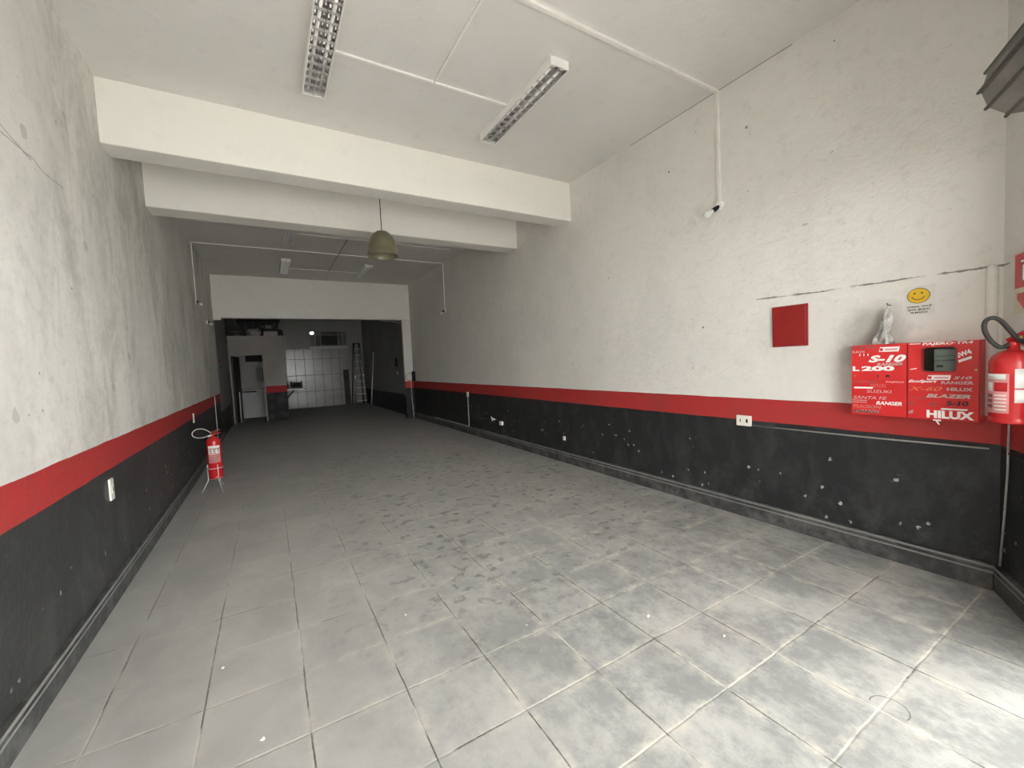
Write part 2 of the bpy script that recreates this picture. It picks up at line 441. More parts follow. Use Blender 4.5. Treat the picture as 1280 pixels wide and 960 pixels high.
# ------------------------------------------------------------------ mesh helper
class MB:
    def __init__(self):
        self.bm = bmesh.new()

    def box(self, lo, hi, bev=0.0, mat=None):
        c = [(a + b) / 2 for a, b in zip(lo, hi)]
        s = [abs(b - a) for a, b in zip(lo, hi)]
        r = bmesh.ops.create_cube(self.bm, size=1.0)
        vs = r['verts']
        bmesh.ops.scale(self.bm, vec=s, verts=vs)
        bmesh.ops.translate(self.bm, vec=c, verts=vs)
        if bev:
            es = list({e for v in vs for e in v.link_edges})
            o = bmesh.ops.bevel(self.bm, geom=es, offset=bev, segments=2, affect='EDGES', profile=0.6)
            vs = list({v for f in o['faces'] for v in f.verts} | {v for v in vs if v.is_valid})
        if mat is not None:
            bmesh.ops.transform(self.bm, matrix=mat, verts=vs)
        return self

    def prism(self, pts, axis, a, b):
        """polygon pts (2D) swept along an axis between a and b"""
        def P(p, t):
            return {'x': (t, p[0], p[1]), 'y': (p[0], t, p[1]), 'z': (p[0], p[1], t)}[axis]
        A = [self.bm.verts.new(P(p, a)) for p in pts]
        B = [self.bm.verts.new(P(p, b)) for p in pts]
        n = len(pts)
        self.bm.faces.new(A)
        self.bm.faces.new(list(reversed(B)))
        for i in range(n):
            self.bm.faces.new((A[i], B[i], B[(i + 1) % n], A[(i + 1) % n]))
        return self

    def sweep(self, prof, p0, p1, out):
        """profile (distance from wall, height) swept along the floor line p0-p1; out = unit normal"""
        rows = []
        for p in (p0, p1):
            rows.append([self.bm.verts.new((p[0] + out[0] * q[0], p[1] + out[1] * q[0], q[1])) for q in prof])
        n = len(prof)
        for i in range(n):
            self.bm.faces.new((rows[0][i], rows[1][i], rows[1][(i + 1) % n], rows[0][(i + 1) % n]))
        self.bm.faces.new(rows[0])
        self.bm.faces.new(list(reversed(rows[1])))
        return self

    def tube(self, pts, r, seg=10, closed=False):
        pts = [Vector(p) for p in pts]
        n = len(pts)
        rad = r if isinstance(r, (list, tuple)) else [r] * n
        rings = []
        up = None
        for i in range(n):
            if closed:
                t = (pts[(i + 1) % n] - pts[i - 1]).normalized()
            else:
                t = (pts[min(i + 1, n - 1)] - pts[max(i - 1, 0)]).normalized()
            if up is None:
                up = Vector((0, 0, 1)) if abs(t.z) < 0.9 else Vector((1, 0, 0))
            x = t.cross(up).normalized()
            y = x.cross(t).normalized()
            up = y
            rings.append([self.bm.verts.new(pts[i] + (x * math.cos(a) + y * math.sin(a)) * rad[i])
                          for a in (2 * PI * k / seg for k in range(seg))])
        rng = range(n) if closed else range(n - 1)
        for i in rng:
            A, B = rings[i], rings[(i + 1) % n]
            for k in range(seg):
                f = self.bm.faces.new((A[k], A[(k + 1) % seg], B[(k + 1) % seg], B[k]))
                f.smooth = True
        if not closed:
            self.bm.faces.new(list(reversed(rings[0])))
            self.bm.faces.new(rings[-1])
        return self

    def lathe(self, prof, seg=32, mat=None, a0=0.0, a1=2 * PI, smooth=True):
        """profile of (radius, z) turned about z"""
        full = abs(a1 - a0 - 2 * PI) < 1e-6
        cols = seg if full else seg + 1
        grid = []
        new = []
        for (r, z) in prof:
            if r < 1e-6:
                v = self.bm.verts.new((0, 0, z))
                grid.append([v] * cols)
                new.append(v)
            else:
                row = []
                for k in range(cols):
                    a = a0 + (a1 - a0) * k / seg
                    row.append(self.bm.verts.new((r * math.cos(a), r * math.sin(a), z)))
                grid.append(row)
                new += row
        for i in range(len(prof) - 1):
            for k in range(seg):
                q = [grid[i][k], grid[i][(k + 1) % cols], grid[i + 1][(k + 1) % cols], grid[i + 1][k]]
                u = []
                for v in q:
                    if v not in u:
                        u.append(v)
                if len(u) >= 3:
                    f = self.bm.faces.new(u)
                    f.smooth = smooth
        if mat is not None:
            bmesh.ops.transform(self.bm, matrix=mat, verts=new)
        return self

    def build(self, name, mat, parent=None, loc=None, rotz=None):
        bmesh.ops.recalc_face_normals(self.bm, faces=self.bm.faces)
        me = bpy.data.meshes.new(name)
        self.bm.to_mesh(me)
        self.bm.free()
        me.materials.append(mat)
        o = bpy.data.objects.new(name, me)
        C.objects.link(o)
        if parent is not None:
            o.parent = parent
        if loc is not None:
            o.location = loc
        if rotz is not None:
            o.rotation_euler = (0, 0, rotz)
        return o


def tag(o, label, cat, group=None, kind=None):
    o['label'] = label
    o['category'] = cat
    if group:
        o['group'] = group
    if kind:
        o['kind'] = kind
    return o


def struct(mb, name, mat, label=None):
    o = mb.build(name, mat)
    o['kind'] = 'structure'
    if label:
        o['label'] = label
    return o


def thing(name, label, cat, loc=(0, 0, 0), rotz=0.0, group=None):
    o = bpy.data.objects.new(name, None)
    o.empty_display_size = 0.1
    C.objects.link(o)
    o.location = loc
    o.rotation_euler = (0, 0, rotz)
    return tag(o, label, cat, group)


def copy_tree(o, loc, label, rotz=None):
    c = o.copy()
    C.objects.link(c)
    c.location = loc
    c['label'] = label
    if rotz is not None:
        c.rotation_euler = (0, 0, rotz)
    for ch in list(o.children):
        k = ch.copy()
        C.objects.link(k)
        k.parent = c
        for g2 in ch.children:
            q = g2.copy()
            C.objects.link(q)
            q.parent = k
    return c


def curve_arc(c, r, a0, a1, n, ax='xz'):
    out = []
    for i in range(n + 1):
        a = a0 + (a1 - a0) * i / n
        p = [0, 0, 0]
        ia, ib = {'x': 0, 'y': 1, 'z': 2}[ax[0]], {'x': 0, 'y': 1, 'z': 2}[ax[1]]
        p[ia] = r * math.cos(a)
        p[ib] = r * math.sin(a)
        out.append((c[0] + p[0], c[1] + p[1], c[2] + p[2]))
    return out


def lettering(body, name, mat, parent, x, z, w, h, y=0.0, shear=0.0, bold=0.02, rot=0.0, gap=1.0):
    """flat raised letters on the local x-z face (front is -y); x,z is the lower left corner"""
    cu = bpy.data.curves.new(name, 'FONT')
    cu.body = body
    cu.size = 1.0
    cu.shear = shear
    cu.offset = bold
    cu.extrude = 0.02
    cu.space_character = gap
    cu.resolution_u = 3
    ob = bpy.data.objects.new(name, cu)
    C.objects.link(ob)
    dg = bpy.context.evaluated_depsgraph_get()
    dg.update()
    me = bpy.data.meshes.new_from_object(ob.evaluated_get(dg))
    C.objects.unlink(ob)
    bpy.data.objects.remove(ob)
    xs = [v.co.x for v in me.vertices]
    ys = [v.co.y for v in me.vertices]
    x0, x1, y0, y1 = min(xs), max(xs), min(ys), max(ys)
    sx, sy = w / (x1 - x0), h / (y1 - y0)
    ca, sa = math.cos(rot), math.sin(rot)
    for v in me.vertices:
        a, b = (v.co.x - x0) * sx, (v.co.y - y0) * sy
        dep = 0.0009 if v.co.z > 0 else 0.0
        v.co = (x + a * ca - b * sa, y - dep, z + a * sa + b * ca)
    me.materials.clear()
    me.materials.append(mat)
    me.name = name
    o = bpy.data.objects.new(name, me)
    C.objects.link(o)
    o.parent = parent
    return o


# ================================================================== the setting
b = MB().prism([(XL - .25, YB + .25), (XL - .25, -2.0), (FP + FD * 5.6 - FN * .22)[:2], (FP - FN * .22 - FD * .3)[:2], (XR + .25, YB + .25)], 'z', -0.12, 0.0)
struct(b, 'floor', M['floor'])
b = MB().prism([(-26, 9), (-26, -22), (30, -22), (30, 16), (4.6, 1.1), (-1.6, -2.2)][::-1], 'z', -0.16, -0.02)
struct(b, 'ground', M['pave'])
b = MB().box((XL - .25, -2.2, ZC), (XR + .25, YB + .25, ZC + .15))
struct(b, 'ceiling', M['ceil'])
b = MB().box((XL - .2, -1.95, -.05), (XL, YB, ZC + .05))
struct(b, 'wall_left', M['left'])
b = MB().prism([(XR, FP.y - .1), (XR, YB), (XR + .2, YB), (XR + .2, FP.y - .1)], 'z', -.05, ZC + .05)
struct(b, 'wall_right', M['right'])

# street front: right stub, lintel over the opening, left stub
F2 = lambda t, o=0.0: (FP + FD * t + FN * o)
b = MB()
for t0, t1, z0, z1 in ((-.18, .85, -.05, ZC + .05), (.85, 4.92, 2.78, ZC + .05), (4.92, 5.4, -.05, ZC + .05)):
    q = [F2(t0), F2(t1), F2(t1, -.2), F2(t0, -.2)]
    b.prism([(v.x, v.y) for v in q], 'z', z0, z1)
struct(b, 'wall_front', M['right'])

# unseen concrete slab added outside to shade the floor near the opening
q = [F2(-1.2, -.2), F2(6.4, -.2), F2(6.4, -3.9), F2(-1.2, -3.9)]
struct(MB().prism([(v.x, v.y) for v in q], 'z', 3.0, 3.14), 'shade_canopy', M['beam'])

# beams and header
struct(MB().box((XL - .05, 4.43, 3.347), (XR + .05, 4.69, ZC + .05), 0.012), 'beam_1', M['beam'])
struct(MB().box((XL - .05, 5.83, 3.34), (XR + .05, 6.13, ZC + .05), 0.012), 'beam_2', M['beam'])
b = MB().box((XL - .05, YH, 2.849), (XR + .05, YH + .18, ZC + .05), 0.008)
struct(b, 'wall_header', M['beam'])
b = MB().box((3.415, YH, -.03), (XR + .05, YH + .18, 2.86), 0.008)
struct(b, 'wall_jamb', M['right'])

# back wall with ventilation opening
WX0, WX1, WZ0, WZ1 = 1.60, 3.00, 2.52, 3.13
b = MB()
for lo, hi in (((XL - .2, -.05), (WX0, ZC + .05)), ((WX1, -.05), (XR + .2, ZC + .05)), ((WX0, -.05), (WX1, WZ0)), ((WX0, WZ1), (WX1, ZC + .05))):
    b.box((lo[0], YB, lo[1]), (hi[0], YB + .2, hi[1]))
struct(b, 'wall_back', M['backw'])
struct(MB().box((0.50, YB - .018, 0.0), (2.80, YB + .01, 2.40)), 'wall_tiling', M['tile'])
# added yard box behind the window, blocks sky light from the back room
b = MB().box((WX0 - .8, YB + .50, -.1), (WX1 + 1.2, YB + .62, 3.06)).box((WX0 + .20, YB + .50, 3.06), (WX1 + 1.2, YB + .62, 3.5))
b.box((WX0 - .8, YB + .2, 3.4), (WX1 + 1.2, YB + .62, 3.5)).box((WX0 - .9, YB + .2, -.1), (WX0 - .8, YB + .62, 3.5)).box((WX1 + 1.2, YB + .2, -.1), (WX1 + 1.3, YB + .62, 3.5))
struct(b, 'wall_sky_screen', M['yard_dark'])
# skirtings with two beads
prof = [(-.01, -.01), (.020, -.01), (.020, .100), (.027, .106), (.029, .112), (.027, .118), (.021, .124), (.021, .136),
        (.029, .140), (.032, .147), (.027, .154), (-.01, .160)]
struct(MB().sweep(prof, (XR, FP.y + .02), (XR, YH), (-1, 0)), 'baseboard_right', M['skirt'])
struct(MB().sweep(prof, (XL, -1.85), (XL, YH), (1, 0)), 'baseboard_left', M['skirt'])
struct(MB().sweep(prof, F2(.0)[:2], F2(.85)[:2], FN[:2]), 'baseboard_front', M['skirt'])
# painted-over chase in the front right corner
b = MB().lathe([(0.0, 1.05), (0.026, 1.05), (0.026, 1.90), (0.018, 1.925), (0.0, 1.93)], 14, Matrix.Translation((XR - .004, FP.y + .042, 0)))
struct(b, 'trim_1', M['conduit'])

# bathroom block at the back left
BY, BX, BZ = 15.0, 0.512, 2.67
DX0, DX1, DZ = -0.955, -0.071, 2.11
b = MB()
b.box((XL, BY, 0), (DX0, BY + .12, BZ))
b.box((DX1, BY, 0), (BX, BY + .12, BZ))
b.box((DX0, BY, DZ), (DX1, BY + .12, BZ))
b.box((BX - .12, BY + .12, 0), (BX, YB, BZ))
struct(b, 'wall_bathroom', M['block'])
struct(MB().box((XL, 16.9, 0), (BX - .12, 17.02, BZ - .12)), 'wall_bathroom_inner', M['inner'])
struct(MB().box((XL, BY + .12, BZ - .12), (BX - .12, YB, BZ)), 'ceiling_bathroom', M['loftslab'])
b = MB().box((DX0, BY - .012, 0), (DX0 + .035, BY + .13, DZ)).box((DX1 - .035, BY - .012, 0), (DX1, BY + .13, DZ)).box((DX0 + .035, BY - .012, DZ - .035), (DX1 - .035, BY + .13, DZ))
struct(b, 'trim_2', M['backw'])

# back window: steel frame, louvres, sill
b = MB()
fx = [WX0, WX0 + .19, WX0 + .40, WX1 - .33, WX1 - .14, WX1]
for x in fx:
    b.box((x - .014, YB - .02, WZ0), (x + .014, YB + .03, WZ1))
for z in (WZ0 + .012, WZ1 - .012, WZ1 - .14):
    b.box((WX0, YB - .02, z - .012), (WX1, YB + .03, z + .012))
w = struct(b, 'window_1', M['winframe'])
b = MB()
for i in range(5):
    z = WZ0 + .07 + i * .075
    b.box((WX0 + .42, YB + .03, z), (WX1 - .35, YB + .036, z + .06), 0, None)
b.build('louvre', M['black'], w)
MB().box((WX0 - .04, YB - .05, WZ0 - .11), (WX1 + .04, YB + .02, WZ0)).build('window_sill', M['conduit_dim'], w)

# ================================================================== large things
# rolled-up street shutter on its drum
roll = thing('rolling_shutter', 'rolled-up dark steel shutter hanging over the street opening, top right corner', 'shutter', F2(.665, .16), STUB_ROT)
ZR = 2.645
LEN = 4.3
R0 = 0.150
b = MB()
N = 11
prof = []
for k in range(N):
    a0 = 2 * PI * k / N + 0.30
    a1 = 2 * PI * (k + 1) / N + 0.30
    for t, rr in ((0.0, 1.0), (0.10, 1.0), (0.12, 0.955), (0.88, 0.955), (0.90, 1.0)):
        a = a0 + (a1 - a0) * t
        q0 = Vector((math.cos(a0), math.sin(a0)))
        q1 = Vector((math.cos(a1), math.sin(a1)))
        q = q0.lerp(q1, t) * R0 * rr
        prof.append((q.x, ZR + q.y))
b.prism(prof, 'x', 0.0, LEN)
b.build('curtain_roll', M['shutter'], roll)
b = MB()
for k in range(N):
    a = 2 * PI * k / N + 0.30
    p = (math.cos(a) * R0 * .99, ZR + math.sin(a) * R0 * .99)
    b.tube([(-.008, p[0], p[1]), (LEN + .008, p[0], p[1])], 0.0075, 8)
b.build('hinge_beads', M['steel'], roll)
b = MB().tube([(-.08, 0, ZR), (LEN + .05, 0, ZR)], 0.03, 14)
b.build('drum_axle', M['steel'], roll)
for xb in (-.095, LEN + .05):
    MB().box((xb, -.09, ZR - .05), (xb + .02, .175, ZR + .05)).build('bracket', M['steel'], roll)


# ---- surface louvre light fittings
def make_fixture(label, loc):
    t = thing('fluorescent_light', label, 'ceiling light', loc, 0, 'louvred fluorescent fittings on the ceiling')
    L, W, H = 1.24, 0.175, 0.068
    b = MB()
    b.box((-W / 2, -L / 2, -.012), (W / 2, L / 2, 0))
    for s in (-1, 1):
        b.box((s * W / 2, -L / 2, -H), (s * (W / 2 - .004), L / 2, -.012))
        b.box((-W / 2 + .004, s * L / 2, -H), (W / 2 - .004, s * (L / 2 - .006), -.012))
        b.box((s * W / 2, -L / 2, -H - .001), (s * (W / 2 - .010), L / 2, -H + .002))
    b.build('housing', M['enamel'], t)
    b = MB()
    pr = []
    for k in range(9):
        a = PI * k / 8
        pr.append((-.041 - .038 * math.cos(a), -.060 + .046 * math.sin(a)))
    for k in range(9):
        a = PI * k / 8
        pr.append((.041 - .038 * math.cos(a), -.060 + .046 * math.sin(a)))
    for p, q in zip(pr, pr[1:]):
        v = [b.bm.verts.new((p[0], -L / 2 + .01, p[1])), b.bm.verts.new((q[0], -L / 2 + .01, q[1])),
             b.bm.verts.new((q[0], L / 2 - .01, q[1])), b.bm.verts.new((p[0], L / 2 - .01, p[1]))]
        b.bm.faces.new(v).smooth = True
    b.build('reflector', M['alu'], t)
    for s in (-1, 1):
        b = MB().tube([(s * .041, -L / 2 + .03, -.040), (s * .041, L / 2 - .03, -.040)], 0.0125, 12)
        b.build('fluorescent_tube', M['tube'], t)
    for s in (-1, 1):
        for y in (-L / 2 + .012, L / 2 - .032):
            MB().box((s * .041 - .014, y, -.058), (s * .041 + .014, y + .02, -.02)).build('lamp_holder', M['enamel'], t)
    b = MB()
    for x in (-.081, -.002, .077):
        b.box((x, -L / 2 + .008, -.067), (x + .004, L / 2 - .008, -.045))
    nb = 14
    for k in range(nb):
        y = -L / 2 + .045 + (L - .09) * k / (nb - 1)
        b.prism([(y - .0012, -.045), (y + .0012, -.045), (y + .0012, -.0672), (y - .0012, -.0672)][::-1], 'x', -.082, .082)
    b.build('louvre_grid', M['blade'], t)
    return t


fx = make_fixture('louvred light fitting cut by the top edge, the largest on the ceiling', (0.487, 3.235, ZC))
copy_tree(fx, (2.130, 3.265, ZC), 'louvred light fitting on the front ceiling, on the right, ahead of the beams')
copy_tree(fx, (0.487, 7.85, ZC), 'small light fitting on the back ceiling, half hidden by the second beam')
copy_tree(fx, (0.487, 10.40, ZC), 'small light fitting on the back ceiling near the header wall, at left')
copy_tree(fx, (2.150, 10.40, ZC), 'small light fitting on the back ceiling near the header wall, at right, past the pendant')

# ---- pendant lamp between the beams
pen = thing('pendant_lamp', 'olive bell-shaped pendant lamp hanging on a thin cord between the two beams', 'pendant lamp', (1.318, 5.2, ZC))
zt, zb = 3.17 - ZC, 2.865 - ZC
MB().tube([(0, 0, 0), (0, 0, zt + .01)], 0.0055, 8).build('cord', M['brown'], pen)
MB().lathe([(0, 0), (.045, 0), (.045, -.02), (.02, -.04), (0, -.042)], 20).build('ceiling_rose', M['conduit'], pen)
out = [(0.0, zt), (.03, zt - .001), (.065, zt - .012), (.10, zt - .038), (.128, zt - .075), (.148, zt - .118), (.160, zt - .165), (.167, zt - .21),
       (.170, zt - .235), (.176, zt - .24), (.180, zb + .02), (.188, zb + .004), (.186, zb)]
inn = [(max(0.0, r0 - .006), z0 - (.006 if i < 5 else 0.0)) for i, (r0, z0) in enumerate(out)][::-1]
inn[0] = (.180, zb)
MB().lathe(out + inn, 48).build('lamp_shade', M['lampshade'], pen)
MB().tube([(0, 0, zt - .005), (0, 0, zt - .07)], 0.022, 14).build('lamp_socket', M['black'], pen)

# ================================================================== conduits
def conduit(label, name, segs, w=0.022, h=0.014, mat='conduit', cat='conduit', group=None):
    b = MB()
    for lo, hi in segs:
        b.box(lo, hi, 0.002)
    return tag(b.build(name, M[mat]), label, cat, group)


zc0 = ZC - .016
conduit('white cable trunking crossing the front ceiling and running down to the right wall lamp', 'cable_trunking',
        [((XL, 2.305, ZC - .022), (XR, 2.335, ZC + .001)), ((XR - .018, 2.302, 2.85), (XR + .001, 2.328, ZC - .022))])
conduit('white trunking on the front ceiling running crosswise between the two large light fittings', 'cable_trunking',
        [((.576, 3.323, zc0), (2.042, 3.345, ZC + .001))])
conduit('thin white trunking on the front ceiling running lengthwise between the two crosswise runs', 'cable_trunking',
        [((1.343, 2.335, zc0), (1.359, 3.323, ZC + .001))])
conduit('pale conduit across the back ceiling with a drop down each side wall', 'cable_trunking',
        [((XL, 9.08, zc0), (XR, 9.10, ZC + .001)), ((XL - .001, 9.08, 2.84), (XL + .014, 9.10, zc0)), ((XR - .014, 9.08, 2.79), (XR + .001, 9.10, zc0))])
conduit('pale conduit on the back ceiling joining the two far light fittings', 'cable_trunking',
        [((.576, 10.64, zc0), (2.061, 10.662, ZC + .001))])
conduit('pale conduit on the back ceiling beside the half-hidden light fitting', 'cable_trunking',
        [((.576, 7.95, zc0), (XR - .3, 7.97, ZC + .001))])
conduit('dull grey conduit running lengthwise down the middle of the back ceiling', 'cable_trunking',
        [((1.40, 7.97, zc0), (1.425, 9.08, ZC + .001)), ((1.40, 9.10, zc0), (1.425, 10.64, ZC + .001))], mat='conduit_dim')
# low cables
b = MB().tube([(XR - .004, 2.07, .838), (XR - .004, 1.2, .843), (XR - .004, .66, .852)], 0.0055, 8)
tag(b.build('cable', M['conduit_grey']), 'thin grey cable running along the right black dado from the wall socket', 'cable')
q = [F2(.03, .006), F2(.08, .006), F2(.105, .007), F2(.115, .008)]
b = MB().tube([(q[0].x, q[0].y, .165), (q[1].x - .005, q[1].y, .52), (q[2].x, q[2].y, .76), (q[3].x, q[3].y, 1.04)], 0.0055, 8)
tag(b.build('cable', M['conduit_grey']), 'grey cable hanging down the corner below the large extinguisher', 'cable')
q = [F2(.03, .006), F2(.3, .006), F2(.8, .006)]
b = MB().tube([(v.x, v.y, .852) for v in q], 0.005, 8)
tag(b.build('cable', M['rubber']), 'dark cable along the corner wall under the red band', 'cable')
conduit('thin white conduit standing against the far left red band', 'cable_trunking', [((XL - .001, 10.69, .161), (XL + .012, 10.71, 1.06))], mat='conduit_dim')


# ================================================================== wall lamps and sockets
def wall_lamp(label, loc, rotz, dark=True):
    t = thing('wall_lamp', label, 'wall lamp', loc, rotz, 'small bulb holders on the side walls')
    R = Matrix.Rotation(PI / 2, 4, 'X')
    MB().lathe([(0, 0), (.045, 0), (.045, .008), (.034, .016), (0, .018)], 24, R).build('ceramic_base', M['enamel'], t)
    d = Vector((-.55, -.55, -.5)).normalized()
    p0 = Vector((0, -.012, .0))
    MB().tube([p0, p0 + d * .03, p0 + d * .06], [.012, .02, .021], 14).build('bulb_socket', M['black'], t)
    s = p0 + d * .055
    MB().tube([s, s + d * .02, s + d * .045, s + d * .07, s + d * .09, s + d * .098],
              [.013, .018, .027, .030, .022, .006], 16).build('light_bulb', M['bulb'], t)
    return t


wl = wall_lamp('bare bulb in a dark holder on a round plate high on the near right wall', (XR, 2.315, 2.825), -PI / 2)
copy_tree(wl, (XR, 9.10, 2.77), 'bare bulb in a dark holder on the far right wall below a conduit drop')
copy_tree(wl, (XL, 9.09, 2.82), 'dark bulb holder on the left wall at the foot of the conduit drop', PI / 2)
copy_tree(wl, (XL, 10.55, 2.62), 'dark bulb holder on the left wall just before the header wall', PI / 2)
b = MB().box((XL, YH - .06, 2.79), (XL + .15, YH, 2.86), 0.008)
tag(b.build('junction_box', M['conduit']), 'small pale box in the corner under the left end of the header wall', 'box')


def socket(label, loc, rotz, w, h, kind, cat='socket'):
    t = thing('wall_socket', label, cat, loc, rotz)
    MB().box((-w / 2, -.012, -h / 2), (w / 2, .002, h / 2), 0.006).build('cover_plate', M['outlet'], t)
    if kind == 'double':
        for s in (-1, 1):
            MB().box((s * w * .22 - .014, -.0135, -.026), (s * w * .22 + .014, -.011, .026), 0.001).build('socket_insert', M['enamel'], t)
        MB().box((-w * .22 - .004, -.0142, -.014), (-w * .22 + .004, -.0128, .014)).build('rocker', M['black'], t)
        MB().box((w * .22 - .009, -.0142, -.017), (w * .22 + .009, -.0132, .017)).build('pin_slot', M['black'], t)
    elif kind == 'single':
        MB().box((-.016, -.0145, -.03), (.016, -.011, .03), 0.001).build('socket_insert', M['enamel'], t)
        MB().box((-.006, -.0154, -.015), (.006, -.0140, .015)).build('pin_slot', M['black'], t)
    return t


socket('ivory double socket on the right wall where red meets black', (XR, 2.124, .875), -PI / 2, .135, .095, 'double')
socket('tall white socket plate on the near left black dado', (XL, 3.89, .744), PI / 2, .075, .15, 'single')
socket('narrow white plate low on the left red band behind the small extinguisher', (XL, 7.71, .885), PI / 2, .075, .14, 'single')
s3 = socket('small pale box under the far right red band with a conduit below', (XR, 8.08, .85), -PI / 2, .10, .10, 'single')
MB().box((-.007, -.012, -.69), (.007, .002, -.05), 0.002).build('conduit_drop', M['conduit_dim'], s3)
b = MB().box((XR - .046, 8.10, .161), (XR - .001, 10.1, .172), 0.002)
tag(b.build('cable_trunking', M['conduit_dim']), 'pale conduit lying along the far right skirting', 'conduit')
t = thing('connector_box', 'small white box with loose wires on the right black dado', 'box', (XR, 6.62, .38), -PI / 2)
MB().box((-.045, -.04, -.035), (.045, .002, .035), 0.004).build('box_body', M['wbright'], t)
MB().tube([(-.04, -.02, .0), (-.15, -.02, .05), (-.3, -.015, .035), (-1.03, -.006, .0)], 0.007, 8).build('black_wire', M['rubber'], t)
b = MB()
for i in range(4):
    b.tube([(-.22 - .03 * i, -.02, .045), (-.24 - .02 * i, -.045, .075 - .02 * i), (-.27 - .03 * i, -.04, .06 + .012 * i)], 0.007, 8)
b.build('loose_wires', M['wbright'], t)
b = MB().box((XR - .02, 4.74, .325), (XR + .001, 4.785, .385), 0.004)
tag(b.build('wall_plug', M['wbright']), 'tiny white plug low on the right black dado', 'plug')

# red flush panel on the right wall
t = thing('panel_box', 'plain dark red metal panel door high on the white right wall', 'panel', (XR, 1.738, 1.682), -PI / 2)
MB().box((-.131, -.012, -.164), (.131, .004, .164), 0.003).build('frame', M['red_dark'], t)
MB().box((-.122, -.026, -.156), (.122, -.010, .156), 0.006).build('door', M['red_dark'], t)
MB().tube([(.10, -.026, .0), (.10, -.031, .0)], 0.007, 12).build('lock', M['red_dark'], t)

# smiley notice
t = thing('smiley_notice', 'white notice with a yellow smiling face above the red cupboards', 'notice', (XR, 0.969, 1.772), -PI / 2)
MB().box((-.07, -.0025, -.093), (.07, .001, .093)).build('notice_sheet', M['paper'], t)
RX = Matrix.Rotation(PI / 2, 4, 'X')


def disc(x, z, r, y, th, sx=1.0, sz=1.0):
    m = Matrix.Translation((x, y, z)) @ Matrix.Diagonal((sx, 1, sz, 1)) @ RX
    return [(0, 0), (r, 0), (r, th), (0, th)], m


b = MB()
p_, m_ = disc(-.004, .03, .0535, -.0025, .0006, 1.04, .92)
b.lathe(p_, 40, m_, smooth=False)
b.build('face_outline', M['darkv'], t)
b = MB()
p_, m_ = disc(-.004, .03, .0500, -.0030, .0006, 1.04, .92)
b.lathe(p_, 40, m_, smooth=False)
b.build('face_disc', M['yellow'], t)
for ex in (-.022, .013):
    p_, m_ = disc(ex, .046, .0055, -.0034, .0006)
    MB().lathe(p_, 14, m_, smooth=False).build('eye', M['darkv'], t)
b = MB().tube(curve_arc((-.005, -.0037, .036), .032, PI * 1.12, PI * 1.88, 16), 0.0022, 6)
b.build('smile', M['darkv'], t)
lettering('SORRIA, VOCÊ', 'lettering', M['darkv'], t, -.060, -.047, .118, .0155, -.0026, 0, .03)
lettering('ESTÁ SENDO', 'lettering', M['darkv'], t, -.054, -.065, .105, .0155, -.0026, 0, .03)
lettering('FILMADO!', 'lettering', M['darkv'], t, -.042, -.083, .082, .012, -.0026, 0, .03)

# ================================================================== red meter cupboards
CF = XR - 3.51            # depth
cz0, cz1 = 1.020, 1.500


def sticker(t, body, u0, v0, u1, v1, mat, W, H, **k):
    """u,v in fractions of the door face, from its top left"""
    kk = dict(shear=0.0, bold=0.02, rot=0.0)
    kk.update(k)
    return lettering(body, 'sticker', M[mat], t, -W / 2 + u0 * W, H / 2 - v1 * H, (u1 - u0) * W, (v1 - v0) * H, -CF - .0005, **kk)


def bar(t, u0, v0, u1, v1, mat, W, H, rot=0.0, slant=0.0, name='sticker', y=0.0):
    w, h = (u1 - u0) * W, (v1 - v0) * H
    x, z = -W / 2 + u0 * W, H / 2 - v1 * H
    pts = [(0, 0), (w - slant, 0), (w, h), (slant, h)]
    ca, sa = math.cos(rot), math.sin(rot)
    pts = [(x + a * ca - c * sa, z + a * sa + c * ca) for a, c in pts]
    return MB().prism(pts[::-1], 'y', -CF - .0006 - y - .0008, -CF + .001).build(name, M[mat], t)


def badge(t, u0, v0, u1, v1, W, H):
    bar(t, u0, v0, u1, v1, 'wbright', W, H, 0, .006)
    uw = (u1 - u0)
    bar(t, u0 + uw * .30, v0 + .022, u1 - uw * .10, v1 - .018, 'pinkv', W, H, 0, .002, y=.0006)
    bar(t, u0 + uw * .05, v0 + .014, u0 + uw * .20, v1 - .012, 'red_cab', W, H, 0, .0, y=.0006)


H = cz1 - cz0
# --- left cupboard
W = 1.281 - .9875
tl = thing('meter_cupboard', 'left red metal cupboard with silver and white name stickers and no window', 'cupboard', (XR, (1.281 + .9875) / 2, (cz0 + cz1) / 2), -PI / 2)
MB().box((-W / 2, -CF + .016, -H / 2), (W / 2, .001, H / 2), 0.003).build('body', M['red_cab'], tl)
MB().box((-W / 2 + .002, -CF, -H / 2 + .004), (W / 2 - .004, -CF + .014, H / 2 - .004), 0.002).build('door', M['red_cab'], tl)
S = lambda *a, **k: sticker(tl, *a, W, H, **k)
S('DUSTER', .03, .018, .47, .058, 'greyv')
S('RAV4', .03, .078, .26, .113, 'silver', bold=.0)
S('III', .16, .122, .33, .155, 'wbright', gap=2.0, bold=.03)
badge(tl, .52, .040, .88, .105, W, H)
S('S-10', .33, .150, .985, .250, 'wbright', shear=.3, bold=.05)
S('RANGER', .48, .258, .93, .295, 'silver', shear=.25, bold=.03)
S('L', .03, .300, .16, .368, 'wbright', bold=.05)
S('200', .20, .300, .79, .368, 'wbright', bold=.05)
S('T', .06, .43, .10, .455, 'dimred')
S('I', .495, .42, .515, .465, 'darkv', bold=.03)
S('R', .64, .42, .73, .460, 'darkv', bold=.03)
S('FRONTIER', .05, .510, .48, .535, 'greyv', shear=.2)
S('PAJERO', .65, .512, .95, .532, 'wbright', bold=.0)
S('TRITON', .36, .550, .64, .600, 'dimred', bold=-.01, shear=.2)
